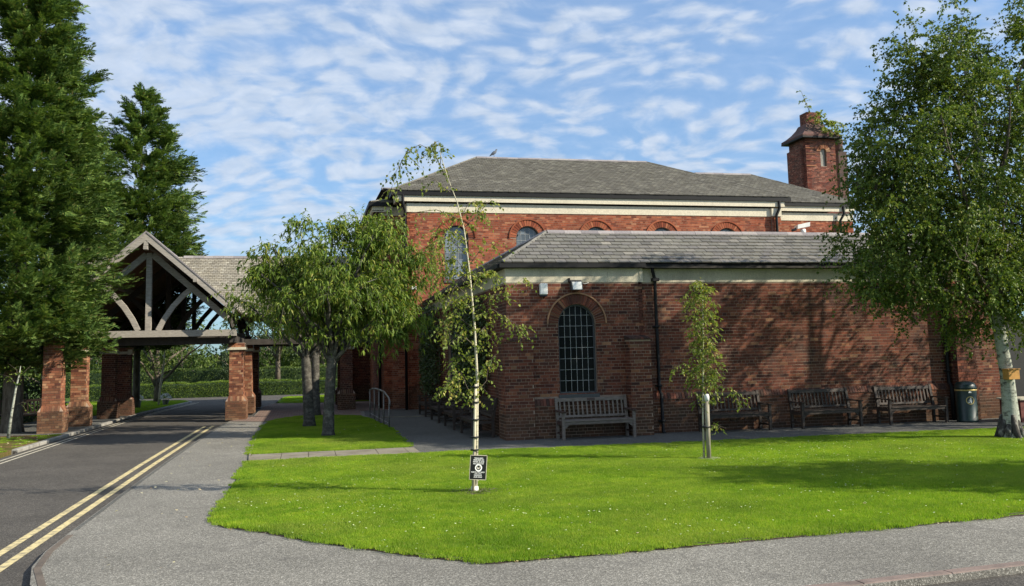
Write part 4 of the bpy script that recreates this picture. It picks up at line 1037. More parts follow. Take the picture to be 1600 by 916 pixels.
def tbar(name, a, b, w, h, mat=M_TIMBER, up=Z_, parent=port): return MB().bar(a, b, w, h, up).build(name, mat, parent)
def truss(y, full=True, mat=M_TIMBER):
    hw = 2.62
    tbar('tie_beam', (PX-3.05, y, 2.98), (PX+2.85, y, 2.98), .24, .22, M_TIMBER_X if full else mat)
    tbar('king_post', (PX, y, 3.09), (PX, y, 5.72), .19, .18, mat, (1, 0, 0))
    for s_ in (-1, 1):
        tbar('principal_rafter', (PX+s_*.10, y, 5.66), (PX+s_*2.55, y, 5.66-2.45*.895), .16, .20, mat, (0, 1, 0) if False else Z_)
        pts = [(1.42, 4.55), (1.10, 4.27), (.78, 3.90), (.52, 3.50), (.36, 3.18), (.31, 3.09)]
        mb = MB(); vs = []; fs = []
        for i, (dx, z) in enumerate(pts):
            dd = Vector((pts[min(i+1, 5)][0]-pts[max(i-1, 0)][0], pts[min(i+1, 5)][1]-pts[max(i-1, 0)][1])).normalized(); nn = Vector((-dd.y, dd.x))*.085
            for yy in (-.07, .07):
                vs.append((PX+s_*(dx+nn.x), y+yy, z+nn.y)); vs.append((PX+s_*(dx-nn.x), y+yy, z-nn.y))
        for i in range(5):
            a, b = i*4, i*4+4
            fs += [(a, a+1, b+1, b), (a+2, b+2, b+3, a+3), (a, b, b+2, a+2), (a+1, a+3, b+3, b+1)]
        fs += [(0, 2, 3, 1), (20, 21, 23, 22)]
        mb.add(vs, fs).build('curved_brace', mat, port)
truss(32.42); truss(36.9, False, M_TIMBER_D); truss(41.4, False, M_TIMBER_D); truss(45.2, False, M_TIMBER_D)  # inner trusses are the same oak, their shade put into the colour
tbar('lower_beam', (PX-3.0, 32.85, 2.74), (PX+2.75, 32.85, 2.74), .22, .26, M_TIMBER_D)  # same oak as the front beam, coloured dark for its shade
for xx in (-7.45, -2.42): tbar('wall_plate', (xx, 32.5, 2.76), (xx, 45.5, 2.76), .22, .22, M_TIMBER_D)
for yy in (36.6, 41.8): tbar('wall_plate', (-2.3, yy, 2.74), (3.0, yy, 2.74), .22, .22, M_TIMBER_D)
for s_ in (-1, 1):
    for dx, z in ((1.55, 4.83), (2.6, 3.92)): tbar('purlin', (PX+s_*dx, 31.62, z-.02), (PX+s_*dx, 45.3, z-.02), .16, .16, M_TIMBER)
    for k in range(9):   # diagonal struts at the side openings
        pass
    for yy in (34.6, 38.8, 43.2):
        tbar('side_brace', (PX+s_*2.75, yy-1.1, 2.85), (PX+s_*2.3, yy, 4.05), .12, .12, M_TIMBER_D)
tbar('ridge_beam', (PX, 31.6, 5.98), (PX, 45.3, 5.98), .14, .20, M_TIMBER)
# roof: boarding under tiles; gable run and cross run
sp = math.hypot(HWD, PZ-EZP); cp, zp = HWD/sp, (PZ-EZP)/sp
M_TILE = mat_slate('weathered_tile', [(0, (.20, .18, .15)), (.4, (.30, .27, .22)), (.7, (.24, .22, .19)), (1, (.38, .35, .29))], .5)
def slab(A, B, C, D, th, name, mat):
    A, B, C, D = map(Vector, (A, B, C, D)); n_ = (B-A).cross(D-A).normalized()
    if n_.z < 0: n_ = -n_
    return MB().add([A, B, C, D]+[q-n_*th for q in (A, B, C, D)], [(0,1,2,3),(7,6,5,4),(0,4,5,1),(1,5,6,2),(2,6,7,3),(3,7,4,0)]).build(name, mat, port)
Y0p, Y1p = 31.62, 45.4
slab((PX, Y0p, PZ), (PX, Y1p, PZ), (PX+HWD, Y1p, EZP), (PX+HWD, Y0p, EZP), .05, 'roof_boarding', M_SOFFIT)
slab((PX, Y0p, PZ), (PX, Y1p, PZ), (PX-HWD, Y1p, EZP), (PX-HWD, Y0p, EZP), .05, 'roof_boarding', M_SOFFIT)
LYm = 38.75; LX0, LX1 = -9.6, 3.0
slab((PX+.1, LYm, PZ-.01), (LX1, LYm, PZ-.01), (LX1, LYm-HWD, EZP-.01), (PX+HWD, LYm-HWD, EZP-.01), .05, 'roof_boarding', M_SOFFIT)
slab((PX+.1, LYm, PZ-.01), (LX1, LYm, PZ-.01), (LX1, LYm+HWD, EZP-.01), (PX+HWD, LYm+HWD, EZP-.01), .05, 'roof_boarding', M_SOFFIT)
slab((LX0, LYm, PZ-.01), (PX-.1, LYm, PZ-.01), (PX-HWD, LYm-HWD, EZP-.01), (LX0, LYm-HWD, EZP-.01), .05, 'roof_boarding', M_SOFFIT)
slab((LX0, LYm, PZ-.01), (PX-.1, LYm, PZ-.01), (PX-HWD, LYm+HWD, EZP-.01), (LX0, LYm+HWD, EZP-.01), .05, 'roof_boarding', M_SOFFIT)
p = Pieces()
p.add(*piece_boxes(slate_rows(Y1p-Y0p, sp, .115, .17, seed=301, th=.010), (PX+HWD, Y0p, EZP), Y_, (-cp, 0, zp), (zp, 0, cp)))
p.add(*piece_boxes(slate_rows(Y1p-Y0p, sp, .115, .17, seed=302, th=.010), (PX-HWD, Y0p, EZP), Y_, (cp, 0, zp), (-zp, 0, cp)))
p.add(*piece_boxes(slate_rows(LX1-(PX+HWD), sp, .115, .17, left=lambda t: -t*cp, seed=303, th=.010), (PX+HWD, LYm-HWD, EZP), X_, (0, cp, zp), (0, -zp, cp)))
rr = [(a-(0), b, c, d, e, f) for a, b, c, d, e, f in slate_rows((PX-HWD)-LX0, sp, .115, .17, right=lambda t: (PX-HWD)-LX0+t*cp, seed=304, th=.010)]
p.add(*piece_boxes(rr, (LX0, LYm-HWD, EZP), X_, (0, cp, zp), (0, -zp, cp)))
p.build('tiles', M_TILE, port)
# the tile run left of the right-hand valley
p = Pieces(); rows = []
for (a, b, c, d, e, f) in slate_rows(2.9, sp, .115, .17, left=lambda t: 2.82-t*cp, seed=305, th=.010): rows.append((a, b, c, d, e, f))
p.add(*piece_boxes(rows, (PX+HWD-2.82, LYm-HWD, EZP), X_, (0, cp, zp), (0, -zp, cp))); p.build('tiles', M_TILE, port)
ridge_run((LX0, LYm, PZ), (PX-.3, LYm, PZ), port, M_RIDGE, .4, .12, .08, stuff=True); ridge_run((PX+.3, LYm, PZ), (LX1, LYm, PZ), port, M_RIDGE, .4, .12, .08, stuff=True)
ridge_run((PX, Y0p, PZ), (PX, Y1p, PZ), port, M_RIDGE, .4, .12, .08, stuff=True)
for s_ in (-1, 1):
    A = Vector((PX, Y0p-.03, PZ+.02)); B = Vector((PX+s_*(HWD+.03), Y0p-.03, EZP-.01)); d_ = Vector((0, 0, -.27))
    MB().prism([A, B, B+d_*.8, A+d_], (0, .06, 0)).build('bargeboard', M_TIMBER, port)
    MB().prism([A+Vector((0, -.02, .05)), B+Vector((s_*.05, -.02, .02)), B+Vector((s_*.05, -.02, -.03)), A+Vector((0, -.02, -.01))], (0, .1, 0)).build('verge_strip', M_RIDGE, port)
    tbar('purlin_end', (PX+s_*1.58, Y0p-.14, 4.72), (PX+s_*1.58, Y0p+.2, 4.72), .13, .13)
tbar('purlin_end', (PX, Y0p-.12, 5.80), (PX, Y0p+.2, 5.80), .13, .12)
MB().box(-6.62, 37.1, 2.35, -6.45, 37.2, 2.55).build('notice_plate', M_STONE, port)

# ================================================================== BENCHES
def make_bench(name, w, mat, dark, label, group, arms=True):
    t = empty(name, (0, 0, 0), label, 'bench', group)
    def P(n_, mb, m_=mat): return mb.build(n_, m_, t)
    hx = w/2-.04
    for s_ in (-1, 1):
        P('front_leg', MB().box(s_*hx-.032, -.30, 0, s_*hx+.032, -.235, .625))
        bm = MB(); bm.prism([(s_*hx-.032, .20, 0), (s_*hx-.032, .265, 0), (s_*hx-.032, .265, .42), (s_*hx-.032, .365, .95), (s_*hx-.032, .315, .96), (s_*hx-.032, .20, .42)], (.064, 0, 0)); P('back_post', bm)
        am = MB(); am.prism([(s_*hx-.045, -.34, .622), (s_*hx-.045, .27, .640), (s_*hx-.045, .28, .672), (s_*hx-.045, -.10, .650), (s_*hx-.045, -.28, .665), (s_*hx-.045, -.35, .655)], (.09, 0, 0)); P('armrest', am, dark)
        P('side_stretcher', MB().box(s_*hx-.02, -.24, .13, s_*hx+.02, .21, .17), dark)
        P('side_rail', MB().box(s_*hx-.022, -.24, .34, s_*hx+.022, .21, .405), dark)
        P('corner_bracket', MB().prism([(s_*(hx-.03), -.27, .36), (s_*(hx-.16), -.27, .36), (s_*(hx-.03), -.27, .25)], (0, .03, 0)))
    P('apron', MB().box(-hx+.03, -.29, .355, hx-.03, -.262, .425))
    for k in range(6): y = -.315+k*.088; P('seat_slat', MB().box(-hx-.02 if k else -hx+.03, y, .424+.004*(k % 2), hx+.02 if k else hx-.03, y+.07, .446))
    f = lambda z: .235+(z-.42)*.185
    P('top_rail', MB().prism([(-hx+.03, f(.86)-.012, .855), (-hx+.03, f(.86)+.028, .855), (-hx+.03, f(.94)+.028, .935), (-hx+.03, f(.94)-.012, .935)], (2*hx-.06, 0, 0)))
    P('lower_rail', MB().prism([(-hx+.03, f(.49)-.01, .485), (-hx+.03, f(.49)+.026, .485), (-hx+.03, f(.54)+.026, .535), (-hx+.03, f(.54)-.01, .535)], (2*hx-.06, 0, 0)))
    n_ = 15; 
    for k in range(n_):
        x = -hx+.09+(2*hx-.18)*k/(n_-1)
        P('back_slat', MB().prism([(x-.019, f(.53), .53), (x-.019, f(.53)+.014, .53), (x-.019, f(.86)+.014, .86), (x-.019, f(.86), .86)], (.038, 0, 0)))
    return t
GB = 'slatted wooden garden benches'
b1 = make_bench('garden_bench', 1.80, M_BENCH, M_BENCH_D, 'pale weathered slatted bench directly under the arched window', GB)
b1.location = (6.65, 20.55, 0)
MB().prism([(-.10, .318-.014, .865), (.10, .318-.014, .865), (.10, .33-.014, .925), (-.10, .33-.014, .925)], (0, -.004, 0)).build('name_plate', M_BENCH_D, b1)
b2 = make_bench('garden_bench', 1.70, M_BENCH_B, M_BENCH_B, 'dark slatted bench behind the staked rowan sapling', GB)
b2.location = (10.28, 20.72, 0)
def clone_bench(loc, rz, label):
    c = copy_tree(b2); c.location = loc; c.rotation_euler = (0, 0, rz); c['label'] = label; return c
clone_bench((12.78, 20.72, 0), 0.01, 'dark slatted bench midway along the long brick wall, between two others')
clone_bench((15.25, 20.72, 0), -.01, 'dark slatted bench nearest the green litter bin')
q = math.pi/2
clone_bench((4.22, 22.65, 0), -q, 'dark bench against the shaded side wall, closest to the building corner')
clone_bench((4.20, 25.35, 0), -q, 'second bench from the corner along the shaded side wall')
clone_bench((4.20, 28.2, 0), -q, 'third bench along the shaded side wall, under the dark arched window')
clone_bench((4.20, 31.3, 0), -q, 'farthest bench along the shaded side wall, past the pale step edge')
clone_bench((-9.15, 32.7, 0), math.pi*.97, 'dark bench in deep shade under the conifers at the far left')

# ================================================================== LITTER BIN
bn = empty('litter_bin', (16.62, 20.38, 0), 'dark green round litter bin with a gold band by the wall pier', 'bin')
bx, by = 16.62, 20.38
MB().lathe([(.235, 0), (.262, .02), (.262, .06), (.245, .08), (.255, .80), (.255, .82)], 28, (bx, by, 0)).build('body', M_BIN, bn)
MB().lathe([(.259, .80), (.264, .805), (.264, .83), (.259, .835)], 28, (bx, by, 0)).build('gold_band', M_GOLD, bn)
hm = MB(); 
hm.lathe([(.25, .835), (.268, .84), (.268, .88), (.25, .95), (.20, 1.01), (.12, 1.04), (.0, 1.05)], 28, (bx, by, 0)); hm.build('hood', M_BIN, bn)
va = Vector((-.30, -.95, 0)).normalized(); vt = Vector((-va.y, va.x, 0))
em = Vector((bx, by, .56))+va*.2565
rg = MB(); vs = []; fs = []
for k in range(24):
    a = 2*math.pi*k/24
    for r_ in (.085, .102):
        s_ = r_*math.cos(a); vs.append(em+vt*s_+Vector((0, 0, r_*math.sin(a)))+va*(math.sqrt(.255**2-s_*s_)-.255+.003))
for k in range(24): fs.append((2*k, 2*k+1, (2*k+3) % 48, (2*k+2) % 48))
rg.add(vs, fs).build('emblem_ring', M_GOLD, bn)
fg = MB()
def lat(pts, off=.003):
    out = [em+vt*a+Vector((0, 0, b))+va*(math.sqrt(.255**2-a*a)-.255+off) for a, b in pts]; fg.add(out, [tuple(range(len(out)))])
lat([(.0+.018*math.cos(2*math.pi*k/8)+.012, .052+.018*math.sin(2*math.pi*k/8)) for k in range(8)])
lat([(-.012, .03), (.03, .03), (.034, -.012), (.028, -.07), (.010, -.07), (.006, -.02), (-.022, -.068), (-.038, -.06), (-.014, -.01)])
lat([(-.012, .028), (-.045, .0), (-.038, -.008), (-.010, .012)])
lat([(-.062, -.03), (-.045, -.03), (-.048, -.066), (-.060, -.066)])
fg.build('emblem_figure', M_LETTER, bn)
MB().prism([em+vt*a+Vector((0, 0, b+.19))+va*.002 for a, b in ((-.035, 0), (.04, 0), (.035, .03), (.0, .045), (-.03, .03))], tuple(va*.004)).build('hood_label', M_LETTER, bn)

# ================================================================== RAILING
rl = empty('handrail', (2.2, 28.5, 0), 'curved grey steel handrail on five posts beside the small lawn', 'railing')
pts = [(2.17, 31.7), (2.21, 30.2), (2.25, 28.8), (2.28, 27.4), (2.32, 26.05)]
tops = [.90, .99, 1.0, .98, .80]
for (x, y), h in zip(pts, tops):
    MB().tube([(x, y, 0), (x, y, h)], .021, 8).build('post', M_STEEL, rl)
    MB().lathe([(.05, 0), (.05, .012)], 10, (x, y, .012)).build('post_flange', M_STEEL, rl)
MB().tube([(2.17, 31.95, .78), (2.17, 31.72, .90), (2.19, 31.1, .97), (2.22, 30, 1.01), (2.26, 28.6, 1.01), (2.29, 27.3, .99), (2.32, 26.2, .86), (2.32, 25.85, .76), (2.32, 25.82, .66)], .026, 8).build('top_rail', M_STEEL, rl)
MB().tube([(2.17, 31.7, .13), (2.32, 26.05, .13)], .014, 6).build('bottom_rail', M_STEEL, rl)

# ================================================================== FIXTURES
sb = empty('alarm_box', (5.56, PF-.03, 3.5), 'white rectangular box under the pale band left of the floodlight', 'wall box')
MB().box(5.47, PF-.13, 3.40, 5.66, PF-.015, 3.67).build('casing', M_WHITE, sb, .015); MB().box(5.48, PF-.12, 3.36, 5.65, PF-.015, 3.40).build('base_trim', M_SIGN, sb)
fl = empty('floodlight', (6.36, PF-.1, 3.6), 'bulkhead floodlight mounted above the arched window', 'lamp')
MB().prism([(6.24, PF-.02, 3.52), (6.24, PF-.20, 3.50), (6.24, PF-.15, 3.72), (6.24, PF-.02, 3.76)], (.28, 0, 0)).build('housing', M_FRAME, fl)
MB().prism([(6.265, PF-.203, 3.515), (6.265, PF-.163, 3.70), (6.495, PF-.163, 3.70), (6.495, PF-.203, 3.515)], (0, -.006, 0)).build('lens', M_WHITE, fl)
MB().box(6.20, PF-.10, 3.70, 6.235, PF-.015, 3.80).build('bracket', M_GUTTER, fl)
MB().tube([(6.52, PF-.02, 3.70), (6.62, PF-.03, 3.66), (6.72, PF-.02, 3.69)], .008, 5).build('cable', M_WHITE, fl)
cc = empty('cctv_camera', (21.35, 35.6, 7.2), 'white security camera bracketed off the hall wall above the low roof', 'camera')
MB().tube([(21.5, 36.2, 6.95), (21.45, 35.75, 6.95), (21.4, 35.6, 7.15)], .05, 8).build('bracket', M_FRAME, cc)
MB().prism([(21.05, 35.45, 7.22), (21.05, 35.75, 7.22), (21.05, 35.75, 7.36), (21.05, 35.42, 7.40)], (.6, 0, .12)).build('hood', M_WHITE, cc)
MB().lathe([(.10, 0), (.13, .08), (.11, .2)], 10, (21.38, 35.6, 7.03)).build('dome', M_WHITE, cc)
MB().tube([(21.05, 35.6, 7.22), (20.85, 35.6, 7.16)], .06, 8).build('lens', M_FRAME, cc)
wl = empty('wall_lamp', (4.1, 35.1, 4.6), 'small white lamp on the hall wall behind the cherry tree', 'lamp')
MB().box(4.02, 34.98, 4.62, 4.22, 35.19, 4.74).build('casing', M_WHITE, wl, .02)
# pigeon on the ridge
pg = empty('pigeon', (8.30, 39.15, 10.92), 'grey pigeon perched on the hall roof ridge', 'bird')
g = MB(); g.tube([(-.22, 0, .02), (-.16, 0, .07), (-.08, 0, .13), (0, 0, .19), (.06, 0, .235), (.085, 0, .28), (.10, 0, .325), (.125, 0, .335), (.155, 0, .322)], [.012, .03, .062, .075, .055, .034, .036, .022, .004], 10)
V_ = g.v; g.v = [(x+8.30, y+39.15, z+10.92) for x, y, z in g.v]; g.build('body', M_PIGEON, pg)
for s_ in (-.02, .02): MB().tube([(8.29, 39.15+s_, 10.88), (8.28, 39.15+s_, 11.05)], .005, 5).build('leg', M_TERRA, pg)
# nest box on the birch trunk, planter by the doorway
nb = empty('wooden_plaque_box', (14.22, 16.12, 1.3), 'small ochre wooden box fixed to the white birch trunk', 'box')
MB().box(14.13, 16.03, 1.235, 14.40, 16.20, 1.44).build('box', M_TANBOX, nb, .006); MB().box(14.115, 16.015, 1.44, 14.415, 16.2, 1.455).build('lid', M_TANBOX, nb)
pl = empty('brick_planter', (18.2, 19.9, 0), 'low red brown planter with pale coping at the right edge', 'planter')
MB().box(17.55, 19.6, 0, 20.5, 20.3, .56).build('body', M_TERRA, pl); MB().box(17.5, 19.55, .56, 20.55, 20.35, .60).build('coping', M_STONE, pl)
MB().box(18.5, 21.3, 0, 20.0, 21.4, 2.6).build('door_leaf', M_TIE, wing)

# ================================================================== SIGN ON THE SAPLING
sg = empty('memorial_sign', (2.41, 12.93, .37), 'small black sign with white lettering strapped to the leaning birch sapling stake', 'sign', rz=0)
SR = rad(-4.5)
def sgn(pts): return [(2.41+a*math.cos(SR)-b*math.sin(SR), 12.93, .385+a*math.sin(SR)+b*math.cos(SR)) for a, b in pts]
MB().prism([(x, y, z) for x, y, z in sgn([(-.115, -.165), (.115, -.165), (.115, .165), (-.115, .165)])], (0, .008, 0)).build('plate', M_SIGN, sg)
rim = MB()
for a, b in (((-.118, -.168), (.118, -.168)), ((.118, -.168), (.118, .168)), ((.118, .168), (-.118, .168)), ((-.118, .168), (-.118, -.168))):
    P0, P1 = sgn([a, b]); rim.bar((P0[0], 12.934, P0[2]), (P1[0], 12.934, P1[2]), .012, .006, up=(0, 1, 0))
rim.build('rim', M_STONE, sg)
LINES = [('TREASURED', .020, .128, .13), ('MEMORIES OF', .021, .104, .15), ('MARK & JOE', .023, .079, .16), ('McCARTHY', .023, .052, .155), ('MARTIN THE FAMILY', .018, -.066, .20), ('LIFE LOVE', .017, -.090, .10), ('YOUR SOUL', .017, -.112, .12), ('AND SMILE', .017, -.135, .12)]
for txt, size, z, wmax in LINES:
    cu = bpy.data.curves.new('lettering', 'FONT'); cu.body = txt; cu.size = size*1.35; cu.align_x = 'CENTER'; cu.align_y = 'CENTER'; cu.extrude = .0005; cu.offset = .0004
    tmp = bpy.data.objects.new('lettering', cu); COL.objects.link(tmp)
    me = bpy.data.meshes.new_from_object(tmp.evaluated_get(bpy.context.evaluated_depsgraph_get())); bpy.data.objects.remove(tmp)
    if len(me.vertices) == 0: continue
    co = np.zeros(len(me.vertices)*3); me.vertices.foreach_get('co', co); co = co.reshape(-1, 3); wx = np.ptp(co[:, 0]); k = min(1.25, wmax/max(wx, 1e-4)); co[:, 0] *= k
    x = co[:, 0]*math.cos(SR)-(co[:, 1]+z)*math.sin(SR); zz = .385+co[:, 0]*math.sin(SR)+(co[:, 1]+z)*math.cos(SR)
    new = np.stack([x, -.0015-co[:, 2]*1.0, zz-.37], 1); me.vertices.foreach_set('co', new.ravel()); me.materials.clear(); me.materials.append(M_LETTER); me.update()
    o = bpy.data.objects.new('lettering', me); COL.objects.link(o); o.parent = sg; ORG[o] = ORG[sg]
rg = MB(); 
def sring(r0, r1, cx, cz, n_=24):
    vs = []
    for k in range(n_):
        a = 2*math.pi*k/n_
        for r_ in (r0, r1): vs += [(x, y-.002, z) for x, y, z in sgn([(cx+r_*math.cos(a), cz+r_*math.sin(a))])]
    rg.add(vs, [(2*k, 2*k+1, (2*k+3) % (2*n_), (2*k+2) % (2*n_)) for k in range(n_)])
sring(.034, .052, .004, -.004); sring(.0, .012, -.004, -.012, 8); rg.build('ring_emblem', M_LETTER, sg)
hd = MB()
for s_ in (-1, 1):
    hd.add([(x, y-.0025, z) for x, y, z in sgn([(.004+s_*.003, -.026), (.004+s_*.012, .002), (.004+s_*.020, .020), (.004+s_*.026, .008), (.004+s_*.022, -.012)])], [(0, 1, 2, 3, 4)])
hd.build('emblem_leaves', M_STONE, sg)

# ================================================================== PLANTS: generators
def rvec(g, n): v = g.normal(size=(n, 3)); return v/np.linalg.norm(v, axis=1, keepdims=True)
def norm(v): return v/np.maximum(np.linalg.norm(v, axis=-1, keepdims=True), 1e-9)
def leaf_mesh(name, B, D, L, Wd, mat, parent, g, long_=False, droop=.35, kind=None):
    n = len(B); D = norm(D); nr = norm(rvec(g, n)*.7+np.array([0, 0, .7])); S = norm(np.cross(D, nr)); U = np.cross(S, D)
    L = np.broadcast_to(L, (n,))[:, None]; Wd = np.broadcast_to(Wd, (n,))[:, None]
    if long_:
        z = np.array([0, 0, -1.0])
        m_ = B+D*L*.45+U*.0; tip = B+D*L*.92+z*L*droop; l_ = m_+S*Wd*.5+U*Wd*.22; r_ = m_-S*Wd*.5+U*Wd*.22
        V = np.stack([B, l_, tip, r_, m_], 1).reshape(-1, 3)
        F = (np.arange(n)[:, None, None]*5+np.array([[0, 1, 4], [1, 2, 4], [2, 3, 4], [3, 0, 4]])[None]).reshape(-1, 3)
    else:
        tip = B+D*L; m_ = B+D*L*.42; l_ = m_+S*Wd*.5+U*Wd*.2; r_ = m_-S*Wd*.5+U*Wd*.2
        V = np.stack([B, l_, tip, r_], 1).reshape(-1, 3)
        F = (np.arange(n)[:, None, None]*4+np.array([[0, 1, 2], [0, 2, 3]])[None]).reshape(-1, 3)
    o = mesh_np(name, V, F, mat, parent)
    if kind: o['kind'] = kind
    return o
def twig_mesh(name, P, r, mat, parent):
    """P (n,k,3) polylines -> thin three-sided tubes"""
    n, k, _ = P.shape; off = np.array([[1, 0, 0], [-.5, .8, .2], [-.5, -.5, .6]]); R = np.linspace(1, .35, k)[None, :, None, None]*r
    V = (P[:, :, None, :]+off[None, None]*R).reshape(-1, 3); F = []
    base = np.arange(n)[:, None, None]*(k*3)
    for i in range(k-1):
        for j in range(3):
            j2 = (j+1) % 3; F.append(np.array([[i*3+j, i*3+j2, (i+1)*3+j2], [i*3+j, (i+1)*3+j2, (i+1)*3+j]]))
    F = (base+np.concatenate(F)[None]).reshape(-1, 3)
    o = mesh_np(name, V, F, mat, parent); o['kind'] = 'stuff'; return o
def bez(a, b, c, n): return [a*(1-t)**2+b*2*t*(1-t)+c*t*t for t in [i/(n-1) for i in range(n)]]
def broadleaf(name, label, base, trunk, lobes, limbs=12, clusters=120, crad=.45, twigs=10, tlen=.5, lpt=9, leaf=.055, lw=.038, seed=1, leafm=None, bark=None, long_=False,
              droop=.3, dirdroop=.4, group=None, cat='tree', fork=.45, shell=.38, limbr=.05, twigr=.004, limbm=None, sec=True):
    g = np.random.default_rng(seed); rn = random.Random(seed); t = empty(name, (base[0], base[1], 0), label, cat, group)
    bx_, by_ = base
    T = [Vector((bx_+a, by_+b, z)) for a, b, z, r in trunk]; TR = [q[3] for q in trunk]
    MB().tube(T, TR, 12).build('trunk', bark, t)
    # clusters in lobes
    vol = np.array([(l[3]*l[4]*l[5])**.67 for l in lobes]); pick = g.choice(len(lobes), clusters, p=vol/vol.sum()); dirs = rvec(g, clusters); rr_ = g.uniform(0, 1, clusters)**shell
    Lb = np.array(lobes, float); C = Lb[pick, :3]+dirs*rr_[:, None]*Lb[pick, 3:]; C[:, 0] += bx_; C[:, 1] += by_
    cen = Lb[:, :3].mean(0)+np.array([bx_, by_, 0])
    # limbs
    def tp(f):
        i = f*(len(T)-1); k = min(int(i), len(T)-2); return T[k].lerp(T[k+1], i-k), TR[k]+(TR[k+1]-TR[k])*(i-k)
    lm = MB(); LP = []
    ids = [0]; 
    for _ in range(limbs-1):
        d = np.min(np.linalg.norm(C[:, None]-C[ids][None], axis=2), axis=1); ids.append(int(np.argmax(d*g.uniform(.6, 1, clusters))))
    for i in ids:
        e = Vector(C[i]); f = fork+(1-fork)*rn.random()*.95
        if e.z < tp(f)[0].z+.2: f = fork+(1-fork)*.15*rn.random()
        s, r = tp(f); mid = s.lerp(e, .5)+Vector((rn.uniform(-.2, .2), rn.uniform(-.2, .2), (e-s).length*.16)); pts_ = bez(s, mid, e, 9)
        for k in range(1, 8): pts_[k] += Vector((rn.uniform(-1, 1), rn.uniform(-1, 1), rn.uniform(-1, 1)))*(e-s).length*.012
        r0 = min(r*.7, limbr); lm.tube(pts_, [r0*(1-.8*k/8)+.006 for k in range(9)], 6); LP += pts_[2:]
    LPa = np.array([tuple(p) for p in LP])
    lm.build('limbs', limbm or bark, t)
    # secondary branches
    P2 = []
    for c in C:
        d = np.linalg.norm(LPa-c, axis=1)+np.maximum(0, LPa[:, 2]-c[2])*.5; k = int(np.argmin(d)); a = LPa[k]; m_ = (a+c)/2+np.array([0, 0, .12*np.linalg.norm(c-a)])+g.normal(size=3)*.05
        P2.append(np.stack([a*(1-s)**2+m_*2*s*(1-s)+c*s*s for s in np.linspace(0, 1, 5)]))
    P2 = np.array(P2); 
    if sec: twig_mesh('branches', P2, max(.010, twigr*3.2), limbm or bark, t)
    # twigs
    n = clusters*twigs; cc_ = np.repeat(C, twigs, 0); cd = np.repeat(norm(C-cen), twigs, 0)
    dv = norm(rvec(g, n)*1.0+cd*.55+np.array([0, 0, .15])); st = cc_+rvec(g, n)*crad*g.uniform(0, 1, (n, 1))*.8; ln = tlen*g.uniform(.55, 1.25, (n, 1))
    ts = np.linspace(0, 1, 5); TW = np.stack([st+dv*ln*s+np.array([0, 0, -1.0])*ln*droop*s*s for s in ts], 1)
    if twigr: twig_mesh('twigs', TW, twigr, bark, t)
    tt = g.uniform(.05, 1.0, (n, lpt)); i0 = np.minimum((tt*4).astype(int), 3); fr = tt*4-i0; ar = np.arange(n)[:, None]
    B = TW[ar, i0]*(1-fr[..., None])+TW[ar, i0+1]*fr[..., None]; td = norm(TW[ar, i0+1]-TW[ar, i0])
    B = B.reshape(-1, 3); D = norm(td.reshape(-1, 3)*.5+rvec(g, len(B))*.75+np.array([0, 0, -dirdroop])); B = B+rvec(g, len(B))*.012
    leaf_mesh('leaves', B, D, leaf*g.uniform(.65, 1.2, len(B)), lw*g.uniform(.75, 1.15, len(B)), leafm, t, g, long_)
    return t

